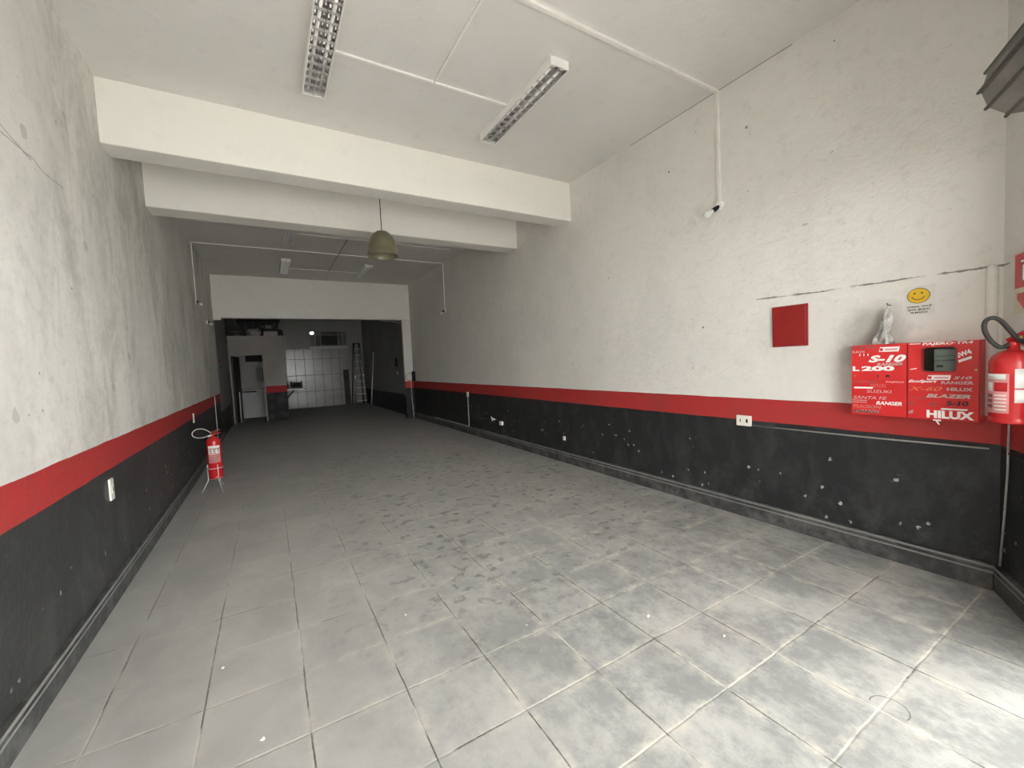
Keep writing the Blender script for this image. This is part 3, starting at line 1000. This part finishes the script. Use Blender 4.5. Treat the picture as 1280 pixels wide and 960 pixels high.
bar(tl, .05, .595, .42, .618, 'wbright', W, H, 0, .006)
S('SUZUKI', .30, .635, .74, .675, 'silver', bold=.0, shear=.1)
S('SANTA FE', .04, .725, .66, .768, 'silver', shear=.25, bold=.0)
bar(tl, .02, .785, .30, .792, 'silver', W, H)
bar(tl, .02, .812, .30, .820, 'silver', W, H)
S('RANGER', .47, .790, .92, .840, 'wbright', shear=.25, bold=.03)
S('TUCSON', .03, .850, .56, .897, 'dimred', bold=.02, shear=.15)
S('AMAROK', .02, .925, .54, .970, 'greyv', bold=.04, shear=.1)
S('AMAROK', .09, .920, .53, .962, 'silver', bold=.0, shear=.1)
# --- right cupboard
W = .9865 - .676
tr = thing('meter_cupboard', 'right red metal cupboard with a glazed meter window and white name stickers', 'cupboard', (XR, (.676 + .9865) / 2, (cz0 + cz1) / 2), -PI / 2)
ux = lambda u: -W / 2 + u * W
vz = lambda v: H / 2 - v * H
wx0, wx1, wz1, wz0 = ux(.235), ux(.695), vz(.075), vz(.375)
b = MB()
b.box((-W / 2, -.012, -H / 2), (W / 2, .001, H / 2))
b.box((-W / 2, -CF + .016, -H / 2), (-W / 2 + .006, -.012, H / 2))
b.box((W / 2 - .006, -CF + .016, -H / 2), (W / 2, -.012, H / 2))
b.box((-W / 2 + .006, -CF + .016, -H / 2), (W / 2 - .006, -.012, -H / 2 + .006))
b.box((-W / 2 + .006, -CF + .016, H / 2 - .006), (W / 2 - .006, -.012, H / 2))
b.build('body', M['red_cab'], tr)


def rrect(x0, x1, z0, z1, r, n=6):
    pts = []
    for cx, cz, a0 in ((x1 - r, z1 - r, 0), (x0 + r, z1 - r, PI / 2), (x0 + r, z0 + r, PI), (x1 - r, z0 + r, 1.5 * PI)):
        for k in range(n + 1):
            a = a0 + PI / 2 * k / n
            pts.append((cx + r * math.cos(a), cz + r * math.sin(a)))
    return pts


def plate_with_hole(outer, inner, y0, y1):
    """outer and inner loops with the same point count"""
    b = MB()
    n = len(outer)
    rows = []
    for loop, y in ((outer, y0), (inner, y0), (inner, y1), (outer, y1)):
        rows.append([b.bm.verts.new((p[0], y, p[1])) for p in loop])
    for i in range(4):
        A, B = rows[i], rows[(i + 1) % 4]
        for k in range(n):
            b.bm.faces.new((A[k], A[(k + 1) % n], B[(k + 1) % n], B[k]))
    return b


inner = rrect(wx0, wx1, wz0, wz1, .022)
outer = rrect(-W / 2 + .004, W / 2 - .002, -H / 2 + .004, H / 2 - .004, .003)
plate_with_hole(outer, inner, -CF, -CF + .014).build('door', M['red_cab'], tr)
plate_with_hole(rrect(wx0 - .008, wx1 + .008, wz0 - .008, wz1 + .008, .028), inner, -CF - .003, -CF + .002).build('window_gasket', M['red_dark'], tr)
MB().prism(rrect(wx0 - .004, wx1 + .004, wz0 - .004, wz1 + .004, .022), 'y', -CF + .0145, -CF + .0165).build('window_pane', M['glass'], tr)
mt = MB().box((wx0 + .038, -CF + .045, wz0 - .035), (wx1 + .0, -.012, wz1 - .008), 0.006).build('electricity_meter', M['meter'], tr)
b = MB()
for z, x0_, x1_, hh in ((wz1 - .055, .042, .0, .003), (wz0 + .06, .042, -.04, .004), (wz0 + .062, .10, .01, .006), (wz0 + .022, .05, -.06, .014)):
    b.box((wx0 + x0_, -CF + .0425, z), (wx1 - .004 + min(0, x1_), -CF + .046, z + hh))
b.build('meter_slots', M['meter_dark'], mt)
MB().box((-W / 2 + .008, -.016, -H / 2 + .008), (W / 2 - .008, -.012, H / 2 - .008)).build('backing_board', M['meter_dark'], tr)
S = lambda *a, **k: sticker(tr, *a, W, H, **k)
bar(tr, .03, .012, .20, .022, 'wbright', W, H)
S('PAJERO·TR4', .225, .006, .92, .050, 'wbright', bold=.03, shear=.15)
S('SW4', .72, .155, .93, .215, 'wbright', bold=.04, rot=.42)
bar(tr, .735, .240, .935, .270, 'wbright', W, H, .42, .004)
bar(tr, .04, .345, .15, .355, 'wbright', W, H, .18, .002)
badge(tr, .295, .425, .635, .485, W, H)
S('S10', .665, .440, .91, .475, 'silver', bold=.02, shear=.3)
S('EcoSport', .02, .485, .44, .530, 'wbright', bold=.03, shear=.35)
S('RANGER', .50, .500, .93, .538, 'silver', bold=.02)
S('X-60', .02, .575, .51, .628, 'orange', bold=-.01, shear=.4)
S('HILUX', .58, .580, .92, .622, 'silver', bold=.03)
S('BLAZER', .285, .665, .895, .712, 'silver', bold=.04, shear=.3)
S('EcoSport', .02, .705, .36, .745, 'greyv', bold=-.01, shear=.2)
S('S-10', .57, .745, .87, .805, 'darkv', bold=.04, shear=.15)
S('S', .02, .775, .13, .818, 'greyv', bold=.04, shear=.3)
S('4', .32, .770, .43, .822, 'greyv', bold=.02, shear=.3)
bar(tr, .49, .842, .865, .862, 'wbright', W, H, 0, .006)
S('HILUX', .295, .875, .945, .975, 'wbright', bold=.05)
S('6', .02, .885, .10, .935, 'silver', bold=.03, shear=.3)
MB().tube([(ux(.96), -CF - .004, vz(.36)), (ux(.96), -CF + .001, vz(.36))], .006, 12).build('lock', M['brass'], tr)
b = MB()
pts = [(.0, .0), (.035, .0), (.034, -.01), (.02, -.009), (.030, -.030), (.024, -.031), (.010, -.008), (.0, -.008)]
b.prism([(ux(.39) + a, -H / 2 + .004 + c) for a, c in pts][::-1], 'y', -CF - .0022, -CF - .0005)
b.build('torn_sticker', M['wbright'], tr)

# crumpled clear plastic hanging from a nail above the cupboards
t = thing('plastic_bag', 'crumpled clear plastic bag hanging from a nail over the left red cupboard', 'plastic bag', (XR - .055, 1.135, 1.5005), -PI / 2)
b = MB()
rnd = random.Random(4)
rows = []
levels = [(.0, .055, .0), (.02, .056, .0), (.05, .046, .0), (.078, .033, .0), (.088, .026, .004), (.105, .028, .014), (.135, .030, .020), (.165, .026, .022), (.19, .024, .024), (.215, .017, .024), (.235, .008, .024)]
NS = 22
for i, (z, r0, xo) in enumerate(levels):
    row = []
    for k in range(NS):
        a = 2 * PI * k / NS
        rr = r0 * (1 + .26 * math.sin(a * 5 + i * .7) * (.4 + rnd.random() * .6) + rnd.uniform(-.10, .10))
        row.append(b.bm.verts.new((xo + rr * math.cos(a), .85 * rr * math.sin(a) * .9, z + (rnd.uniform(-.006, .006) if 0 < i < 10 else 0))))
    rows.append(row)
for A, B in zip(rows, rows[1:]):
    for k in range(NS):
        b.bm.faces.new((A[k], A[(k + 1) % NS], B[(k + 1) % NS], B[k])).smooth = False
b.bm.faces.new(rows[0])
b.bm.faces.new(rows[-1])
b.build('bag_body', M['bag'], t)
MB().tube([(.024, .056, .258), (.024, .0, .262), (.024, -.012, .270)], 0.003, 8).build('nail', M['steel'], t)
MB().tube([(.024, .0, .258), (.022, .002, .235), (.026, -.002, .225)], 0.004, 8).build('tie', M['meter'], t)


# ================================================================== extinguishers
def label_patch(t, r, a0, a1, z0, z1, mat, name='label', y=0.0009):
    return MB().lathe([(r, z0), (r + y, z0), (r + y, z1), (r, z1), (r, z0)], 16, None, a0, a1).build(name, M[mat], t)


def ext_body(t, r, z0, zs, mat='red_gloss'):
    """z0 bottom, zs shoulder start"""
    MB().lathe([(0, z0 + .006), (r * .8, z0 + .004), (r * .93, z0), (r * .985, z0 + .004), (r * .985, z0 + .022), (r * .94, z0 + .026), (r, z0 + .032), (r, zs),
                (r * .97, zs + r * .22), (r * .86, zs + r * .45), (r * .66, zs + r * .64), (r * .40, zs + r * .76), (r * .26, zs + r * .80),
                (r * .26, zs + r * 1.0), (0, zs + r * 1.0)], 40).build('cylinder', M[mat], t)
    return zs + r * 1.0


# --- wall extinguisher by the street corner
EX = F2(.415, .10)
te = thing('fire_extinguisher', 'red wall-hung extinguisher with a looped black hose beside the red cupboards', 'fire extinguisher', (EX.x, EX.y, 0), 0)
rr = .083
top = ext_body(te, rr, 1.072, 1.375)
cam_a = math.atan2(-EX.y, -EX.x)
A = lambda d: cam_a + math.radians(d)
# the label left as seen and the bright plate right as seen
label_patch(te, rr, A(-78), A(-8), 1.125, 1.325, 'pinkv')
label_patch(te, rr + .001, A(-77), A(-16), 1.296, 1.322, 'wbright', 'label_band')
label_patch(te, rr + .001, A(-74), A(-52), 1.235, 1.280, 'wbright', 'label_pictogram')
for i in range(3):
    label_patch(te, rr + .001, A(-74), A(-52), 1.150 + i * .026, 1.168 + i * .026, 'greyv', 'label_pictogram')
for i in range(5):
    label_patch(te, rr + .001, A(-46), A(-14), 1.140 + i * .018, 1.146 + i * .018, 'wbright', 'label_text_line')
label_patch(te, rr + .001, A(-46), A(-12), 1.235, 1.280, 'red_gloss', 'label_block')
label_patch(te, rr, A(4), A(62), 1.252, 1.348, 'wbright', 'inspection_plate')
label_patch(te, rr, A(4), A(62), 1.180, 1.246, 'wbright', 'inspection_plate')
side = Vector((math.cos(cam_a + PI / 2), math.sin(cam_a + PI / 2), 0))   # towards the picture's right
toc = Vector((math.cos(cam_a), math.sin(cam_a), 0))
P = lambda s, c, z: tuple(side * s + toc * c + Vector((0, 0, z)))
MB().lathe([(.0, top - .004), (.020, top - .004), (.022, top + .018), (.016, top + .03), (0, top + .03)], 18).build('valve', M['red_gloss'], te)
b = MB().tube([P(-.005, 0, top + .02), P(.03, .015, top + .035), P(.075, .03, top + .032)], [.010, .009, .007], 8)
b.tube([P(-.02, 0, top + .03), P(.03, .015, top + .065), P(.07, .03, top + .092)], [.011, .010, .008], 8)
b.build('handle', M['red_gloss'], te)
MB().tube([P(.028, .015, top + .010), P(.036, .026, top + .010)], .010, 16).build('pressure_gauge', M['brass'], te)
MB().tube([P(.015, .02, top + .045), P(.03, .034, top + .045)], .008, 8).build('safety_pin', M['brass'], te)
loop = [P(-.012, .01, top + .012), P(-.04, .02, top - .002), P(-.066, .03, top + .02), P(-.088, .032, top + .062), P(-.098, .030, top + .105),
        P(-.092, .024, top + .138), P(-.070, .018, top + .150), P(-.045, .014, top + .135), P(-.020, .014, top + .095), P(.012, .02, top + .040), P(.05, .05, top + .0), P(.062, .058, top - .05)]


def smooth_path(pts, n=5):
    pts = [Vector(p) for p in pts]
    out = []
    for i in range(len(pts) - 1):
        p0, p1, p2, p3 = pts[max(i - 1, 0)], pts[i], pts[i + 1], pts[min(i + 2, len(pts) - 1)]
        for k in range(n):
            t = k / n
            out.append(0.5 * ((2 * p1) + (p2 - p0) * t + (2 * p0 - 5 * p1 + 4 * p2 - p3) * t * t + (3 * p1 - p0 - 3 * p2 + p3) * t ** 3))
    out.append(pts[-1])
    return out


MB().tube(smooth_path(loop), .0105, 10).build('hose', M['rubber'], te)
bq = -FN * .092
MB().tube([(bq.x, bq.y, 1.40), (bq.x * .8, bq.y * .8, 1.40), (0, 0, 1.415)], .008, 8).build('wall_hook', M['steel'], te)

# --- small extinguisher on a wire stand
tx = thing('fire_extinguisher', 'small red extinguisher with thin wire hose standing in a wire tripod', 'fire extinguisher', (-.668, 6.62, 0), 0)
rr = .080
top = ext_body(tx, rr, .165, .640)
cam_a = math.atan2(-6.62, .668)
A = lambda d: cam_a + math.radians(d)
label_patch(tx, rr, A(-50), A(48), .375, .600, 'pinkv')
label_patch(tx, rr + .001, A(-49), A(47), .565, .595, 'wbright', 'label_band')
label_patch(tx, rr + .001, A(-49), A(47), .495, .555, 'wbright', 'label_band')
side = Vector((math.cos(cam_a + PI / 2), math.sin(cam_a + PI / 2), 0))
toc = Vector((math.cos(cam_a), math.sin(cam_a), 0))
P = lambda s, c, z: tuple(side * s + toc * c + Vector((0, 0, z)))
for ch, d0 in (('S', -36), ('E', -6), ('T', 24)):
    # block letters wrapped on the label: built from curved strokes
    b = MB()
    zz0, zz1, wd, st = .500, .550, 18, .009
    R1 = rr + .0022

    def stroke(a0, a1, za, zb):
        b.lathe([(R1 - .001, za), (R1, za), (R1, zb), (R1 - .001, zb), (R1 - .001, za)], 4, None, A(a0), A(a1))
    if ch in 'SE':
        for z in (zz0, (zz0 + zz1 - st) / 2, zz1 - st):
            stroke(d0, d0 + wd, z, z + st)
        if ch == 'E':
            stroke(d0, d0 + 5, zz0, zz1)
        else:
            stroke(d0, d0 + 5, (zz0 + zz1) / 2, zz1)
            stroke(d0 + wd - 5, d0 + wd, zz0, (zz0 + zz1) / 2)
    else:
        stroke(d0, d0 + wd, zz1 - st, zz1)
        stroke(d0 + wd / 2 - 2.5, d0 + wd / 2 + 2.5, zz0, zz1)
    b.build('label_letter', M['greyv'], tx)
for i in range(5):
    label_patch(tx, rr + .001, A(-44), A(42), .392 + i * .019, .399 + i * .019, 'greyv', 'label_text_line')
MB().lathe([(.0, top - .004), (.020, top - .004), (.022, top + .018), (.016, top + .03), (0, top + .03)], 18).build('valve', M['red_gloss'], tx)
b = MB().tube([P(-.03, 0, top + .02), P(.03, .012, top + .030), P(.085, .02, top + .026)], [.011, .010, .008], 8)
b.tube([P(-.01, 0, top + .03), P(.035, .012, top + .060), P(.085, .02, top + .075)], [.010, .010, .008], 8)
b.build('handle', M['red_dark'], tx)
MB().tube([P(-.02, .015, top + .045), P(-.005, .03, top + .052)], .011, 8).build('safety_pin', M['brass'], tx)
MB().tube([P(-.055, .015, top + .0), P(-.015, .012, top + .012)], .012, 10).build('pressure_gauge', M['enamel'], tx)
loop = [P(-.01, .01, top + .02), P(-.045, .02, top + .070), P(-.10, .02, top + .105), P(-.165, .015, top + .105), P(-.205, .01, top + .070), P(-.205, .01, top + .025),
        P(-.165, .02, top - .004), P(-.11, .03, top - .008), P(-.06, .03, top + .004)]
MB().tube(smooth_path(loop), .006, 8).build('hose', M['conduit_dim'], tx)
st = thing('extinguisher_stand', 'thin chromed wire tripod stand under the small extinguisher', 'stand', (-.668, 6.62, 0), 0)
feet = ((-.158, -.03), (.08, -.20), (.055, .20))
for fxx, fyy in feet:
    d = Vector((fxx, fyy, 0)).normalized()
    MB().tube(smooth_path([d * (rr + .0065) + Vector((0, 0, .35)), d * (rr + .0065) + Vector((0, 0, .17)), d * (rr + .012) + Vector((0, 0, .135)), (fxx, fyy, .004)]), .0048, 8).build('leg', M['wire'], st)
MB().tube([(math.cos(a) * (rr + .0065), math.sin(a) * (rr + .0065), .30) for a in (2 * PI * k / 28 for k in range(28))], .004, 6, True).build('ring', M['wire'], st)
MB().tube([(math.cos(a) * (rr - .012), math.sin(a) * (rr - .012), .161) for a in (2 * PI * k / 28 for k in range(28))], .004, 6, True).build('ring', M['wire'], st)

# red extinguisher sign on the corner wall (runs out of the picture)
SG = F2(.245, 0)
t = thing('extinguisher_sign', 'red square sign with a smaller red arrow below, cut by the right edge', 'sign', (SG.x, SG.y, 1.80), STUB_ROT)
MB().box((-.115, -.003, -.170), (.115, .001, .155)).build('backing', M['cream'], t)
MB().box((-.105, -.005, -.035), (.105, -.002, .145)).build('red_square', M['red_gloss'], t)
b = MB().prism([(-.08, -.062), (.08, -.062), (.08, -.095), (.0, -.155), (-.08, -.095)], 'y', -.005, -.002)
b.build('red_arrow', M['red_gloss'], t)
b = MB().prism(rrect(-.022, .022, .0, .085, .012), 'y', -.0062, -.0045).box((-.008, -.0062, .085), (.008, -.0045, .105)).box((-.04, -.0062, .098), (.02, -.0045, .108))
b.build('extinguisher_pictogram', M['wbright'], t)

# ================================================================== back room
# stepladder
ld = thing('stepladder', 'tall aluminium stepladder standing open by the far right corner', 'ladder', (3.32, 18.36, 0), 0)
HT = 2.58
fl, fr, tl_, tr_ = (-.19, -.17), (.27, -.17), (-.10, .05), (.10, .05)
bl, br, = (-.26, .42), (.20, .42)
for a, c in ((fl, tl_), (fr, tr_)):
    MB().tube([(a[0], a[1], 0.0), (c[0], c[1], HT)], .020, 8).build('front_rail', M['alu'], ld)
for a, c in ((bl, (tl_[0] - .03, .10)), (br, (tr_[0] - .03, .10))):
    MB().tube([(a[0], a[1], 0.0), (c[0], c[1], HT - .02)], .017, 8).build('rear_rail', M['steel'], ld)
MB().box((-.14, -.02, HT - .01), (.14, .14, HT + .02), 0.006).build('top_cap', M['steel'], ld)
for k in range(9):
    t_ = (k + .6) / 9.4
    L0 = Vector((fl[0], fl[1], 0)).lerp(Vector((tl_[0], tl_[1], HT)), t_)
    L1 = Vector((fr[0], fr[1], 0)).lerp(Vector((tr_[0], tr_[1], HT)), t_)
    MB().box((L0.x, L0.y - .035, L0.z - .012), (L1.x, L0.y + .045, L0.z + .012), 0.003).build('step', M['alu_dull'], ld)
b = MB()
for t_ in (.15, .5, .85):
    L0 = Vector((bl[0], bl[1], 0)).lerp(Vector((tl_[0] - .03, .10, HT)), t_)
    L1 = Vector((br[0], br[1], 0)).lerp(Vector((tr_[0] - .03, .10, HT)), t_)
    b.tube([L0, L1], .012, 8)
b.build('rear_brace', M['steel'], ld)
# poles and planks leaning on walls
b = MB().tube([(3.56, 18.78, .0), (3.50, 18.875, 3.0)], .022, 10)
tag(b.build('metal_pole', M['conduit_grey']), 'thin grey pole leaning in the far corner, taller than the stepladder', 'pole')
b = MB().tube([(3.42, 16.75, .0), (3.63, 16.75, 2.12)], .018, 10)
tag(b.build('plastic_pipe', M['conduit']), 'white plastic pipe leaning on the dark right wall of the back room', 'pipe')
b = MB().box((-.11, -.012, 0), (.11, .012, 1.50), .003, Matrix.Translation((2.90, 18.78, 0)) @ Matrix.Rotation(math.radians(-4), 4, 'X'))
tag(b.build('wooden_plank', M['brown']), 'dark wooden plank leaning against the white tiled wall', 'plank')
# plank behind (lower half of a board at left)
# switch box on back right wall
t = thing('switch_box', 'black switch box with a small pale socket below on the back right wall', 'switch', (XR, 13.5, 1.66), -PI / 2)
MB().box((-.05, -.05, -.15), (.05, .001, .15), .006).build('box_body', M['black'], t)
MB().box((-.03, -.02, -.38), (.03, .001, -.31), .004).build('socket_plate', M['enamel'], t)
# strip light stub on right wall of the back room
b = MB().tube([(XR - .03, 15.2, 3.2), (XR - .03, 12.8, 2.86)], .018, 10)
tag(b.build('sloping_pipe', M['conduit']), 'white pipe sloping down the back right wall behind the header', 'pipe')

# bench grinder on a bracketed shelf fixed to the bathroom block
t = thing('work_shelf', 'narrow steel shelf on a bracket fixed to the bathroom block', 'shelf', (BX, 17.2, 0), 0)
MB().box((0, -.45, .87), (.62, .25, .90), .004).build('shelf_top', M['steel'], t)
MB().box((0.0, -.47, .845), (.58, -.452, .905), .002).build('shelf_highlight', M['edge_glint'], t)  # white strip stands in for highlights along the shelf front
b = MB().tube([(.012, -.30, .50), (.30, -.30, .87)], .014, 8).tube([(.012, -.30, .44), (.012, -.30, .86)], .014, 8).tube([(.012, .1, .50), (.30, .1, .87)], .014, 8)
b.build('bracket', M['steel'], t)
t = thing('bench_grinder', 'dark bench grinder standing on the small shelf in front of the tiles', 'grinder', (BX + .38, 17.05, .9005), 0)
MB().box((-.13, -.08, 0), (.13, .08, .05), .008).build('base', M['steel'], t)
RY = Matrix.Rotation(PI / 2, 4, 'Y')
MB().lathe([(0, -.13), (.075, -.13), (.085, -.11), (.085, .11), (.075, .13), (0, .13)], 28, Matrix.Translation((0, 0, .13)) @ RY).build('motor_body', M['black'], t)
for s in (-1, 1):
    MB().lathe([(0, -.02), (.115, -.02), (.125, -.012), (.125, .012), (.115, .02), (0, .02)], 28, Matrix.Translation((s * .165, 0, .142)) @ RY).build('wheel_guard', M['rubber'], t)
MB().box((.20, -.16, .06), (.30, -.04, .07)).build('tool_rest', M['steel'], t)
t = thing('bottle', 'dark bottle beside the grinder on the small shelf', 'bottle', (BX + .09, 17.0, .90), 0)
MB().lathe([(0, 0), (.035, 0), (.035, .13), (.03, .15), (.013, .17), (.013, .20), (0, .20)], 18).build('bottle_body', M['steel'], t)
MB().lathe([(0, .20), (.016, .20), (.016, .225), (0, .225)], 14).build('cap', M['black'], t)

# things in the bathroom doorway
dl = thing('wooden_door', 'dark brown wooden door open inward along the left of the bathroom doorway', 'door', (DX0 + .045, BY + .135, 0), math.radians(-9))
MB().box((.0, .0, .01), (.035, .80, 2.06), .003).build('door_leaf', M['brown'], dl)
MB().tube([(.035, .72, 1.0), (.07, .72, 1.0), (.07, .62, 1.0)], .010, 8).build('handle', M['alu'], dl)
b = MB().tube([(-.79, 15.32, 0.0), (-.785, 15.37, .95)], .016, 10)
tag(b.build('white_stick', M['conduit']), 'short white stick standing in the bathroom doorway by the dark door', 'stick')
ct = thing('steel_cabinet', 'low pale metal cabinet inside the bathroom doorway', 'cabinet', (-.42, 16.62, 0), 0)
MB().box((-.38, -.22, 0.03), (.42, .26, .98), .008).build('body', M['dimmetal'], ct)
MB().box((-.37, -.24, .05), (.41, -.221, .86), .005).build('door', M['dimmetal'], ct)
MB().box((-.37, -.238, .885), (.05, -.221, .935), .004).build('dark_gap', M['black'], ct)
for x in (-.30, .10):
    MB().lathe([(0, 0), (.03, 0), (.03, .012), (.018, .03), (0, .032)], 16, Matrix.Translation((x, -.222, .90)) @ RX).build('knob', M['alu'], ct)
b = MB().box((-.62, 16.86, 1.92), (-.05, 16.899, 2.28), .002)
wv = struct(b, 'window_2', M['black'])
b = MB()
for i in range(3):
    b.box((-.56, 16.84, 1.80 + i * .035), (-.08, 16.87, 1.82 + i * .035))
b.build('louvre', M['dimmetal'], wv)
t = thing('hanging_towel', 'pale towel hanging on the wall inside the bathroom', 'towel', (-.20, 16.86, 1.25), 0)
b = MB()
n_ = 12
for side_ in (0,):
    pts = [(-.09 + .18 * k / n_, -.018 - .014 * math.sin(k * 1.7)) for k in range(n_ + 1)] + [(.09, .0), (-.09, .0)]
    b.prism(pts, 'z', 0.0, .42)
b.build('cloth', M['dimmetal'], t)
MB().tube([(-.1, -.012, .425), (.1, -.012, .425)], .01, 8).build('towel_bar', M['alu'], t)

# storage on top of the bathroom block
b = MB()
b.tube([(-.985, 14.95, 0.0), (-.985, 14.95, 3.4)], .018, 8)
tag(b.build('steel_post', M['steel']), 'thin dark steel post standing at the left corner of the bathroom block', 'post')
b = MB().tube([(-.966, 14.96, 2.80), (-.60, 14.96, 2.80)], .022, 8).tube([(-.60, 14.96, 2.80), (-.60, 15.02, 2.67)], .02, 8)
tag(b.build('steel_rail', M['steel']), 'short dark rail on the loft edge over the bathroom doorway', 'rail')
t = thing('storage_trunk', 'large black plastic trunk stored on the bathroom roof', 'trunk', (-.10, 16.05, BZ), 0)
MB().prism([(-.55, 0), (.47, 0), (.53, .50), (-.60, .50)], 'y', -.32, .32).build('body', M['black'], t)
MB().box((-.63, -.35, .50), (.56, .35, .58), .015).build('lid', M['black'], t)
b = MB()
for x in (-.4, -.2, 0.0, .2, .4):
    b.box((x - .02, -.34, .02), (x + .02, -.315, .49))
b.build('ribs', M['rubber'], t)
t = thing('grey_sack', 'lumpy grey sack lying on the loft edge before the black trunk', 'sack', (-.30, 15.32, BZ), 0)
b = MB()
bmesh.ops.create_uvsphere(b.bm, u_segments=28, v_segments=16, radius=1.0)
rnd = random.Random(3)
for v in b.bm.verts:
    a = math.atan2(v.co.y, v.co.x)
    k = 1 + .10 * math.sin(3 * a + v.co.z * 4) + .06 * math.sin(7 * a + 2)
    v.co = Vector((v.co.x * .20 * k, v.co.y * .19 * k, max(0.0, .10 + v.co.z * .13 * k)))
for f in b.bm.faces:
    f.smooth = True
b.build('sack_body', M['sack'], t)
MB().tube([(.09, -.02, .215), (.13, -.03, .245), (.16, -.03, .235)], [.03, .02, .035], 10).build('tied_neck', M['sack'], t)
t = thing('cardboard_box', 'flat faded cardboard box on the loft edge, right of the sack', 'box', (.17, 15.22, BZ), 0)
MB().box((-.19, -.14, 0), (.19, .14, .14), .004).build('carton', M['card'], t)
MB().box((-.19, -.03, .1395), (.19, .03, .1412)).build('packing_tape', M['greyv'], t)
t = thing('black_case', 'small black case lying on the cardboard box on the loft', 'case', (.17, 15.22, BZ + .1415), 0)
MB().box((-.17, -.12, 0), (.21, .12, .09), .012).build('case_body', M['black'], t)
MB().tube([(-.06, -.125, .05), (-.05, -.15, .05), (.05, -.15, .05), (.06, -.125, .05)], .008, 8).build('handle', M['rubber'], t)
t = thing('electric_motor', 'small pale electric motor on top of the black case on the loft', 'motor', (.13, 15.22, BZ + .2318), 0)
MB().lathe([(0, -.11), (.05, -.11), (.058, -.095), (.058, .095), (.05, .11), (0, .11)], 22, Matrix.Translation((0, 0, .06)) @ RY).build('motor_body', M['meter_dark'], t)
b = MB()
for x in (-.07, -.03, .01, .05):
    b.lathe([(.0585, -.006), (.064, -.006), (.064, .006), (.0585, .006), (.0585, -.006)], 22, Matrix.Translation((x, 0, .0645)) @ RY)
b.build('cooling_fins', M['alu_dull'], t)
MB().tube([(-.11, 0, .06), (-.19, 0, .06)], .024, 12).build('shaft', M['alu'], t)
MB().box((-.08, -.06, 0), (.08, .06, .012)).build('foot', M['steel'], t)
t = thing('tyre', 'black tyre lying flat on the loft at the right of the stored goods', 'tyre', (.25, 16.75, BZ), 0)
MB().lathe([(.12, .02), (.14, .0), (.18, .0), (.225, .02), (.235, .06), (.235, .14), (.225, .18), (.18, .20), (.14, .20), (.12, .18), (.12, .02)], 36).build('tyre_tread', M['rubber'], t)
b = MB()
bmesh.ops.create_uvsphere(b.bm, u_segments=22, v_segments=12, radius=1.0)
for v in b.bm.verts:
    v.co = Vector((v.co.x * .10, v.co.y * .12, max(0.0, .10 + v.co.z * .14)))
for f in b.bm.faces:
    f.smooth = True
o = b.build('black_bundle', M['rubber'], None, (.44, 15.50, BZ))
tag(o, 'round black bundle at the right end of the loft edge', 'bundle')

# poster, jamb oddments
t = thing('small_poster', 'small red and green poster on the left wall past the header', 'poster', (XL, 12.7, 1.80), PI / 2)
MB().box((-.26, -.003, -.13), (.26, .001, .13)).build('sheet', M['backw'], t)
MB().box((-.2, -.005, .02), (.2, -.002, .11)).build('red_print', M['pooch'], t)
MB().box((-.22, -.005, -.12), (.22, -.002, -.04)).build('green_print', M['poogreen'], t)
t = thing('wall_box', 'dark box with a green cord loop at the far right wall jamb', 'box', (XR, 11.70, 1.08), -PI / 2)
MB().box((-.06, -.07, 0), (.07, .001, .28), .008).build('box_body', M['black'], t)
loop = [(-.145, -.11 + .10 * math.cos(a), .12 + .11 * math.sin(a)) for a in (2 * PI * k / 20 for k in range(20))]
MB().tube(loop, .006, 8, True).build('cord_loop', M['greencord'], t)
b = MB().tube([(3.57, YH - .012, 1.10), (3.575, YH - .012, .5), (3.60, YH - .02, .01)], .011, 8)
tag(b.build('cable', M['conduit_dim']), 'pale cable hanging down the far right jamb to the floor', 'cable')

# crumbs of rubble on the floor
rnd = random.Random(11)
spots = [(.62, 2.45), (.35, 3.05), (1.79, 1.62), (1.98, 1.28), (1.32, 4.6), (1.55, 4.75), (-.30, 2.55), (-.12, 1.95), (1.17, 1.95)]
for i, (x, y) in enumerate(spots):
    b = MB()
    bmesh.ops.create_icosphere(b.bm, subdivisions=2, radius=1.0)
    s = rnd.uniform(.005, .010)
    for v in b.bm.verts:
        k = 1 + rnd.uniform(-.25, .25)
        v.co = Vector((v.co.x * s * k, v.co.y * s * .8 * k, max(0, s * .4 + v.co.z * s * .6 * k)))
    o = b.build('rubble_crumb', M['pebble'], None, (x, y, 0))
    tag(o, 'tiny pale crumb of rubble lying on the grey tiled floor', 'rubble', 'rubble crumbs on the floor')
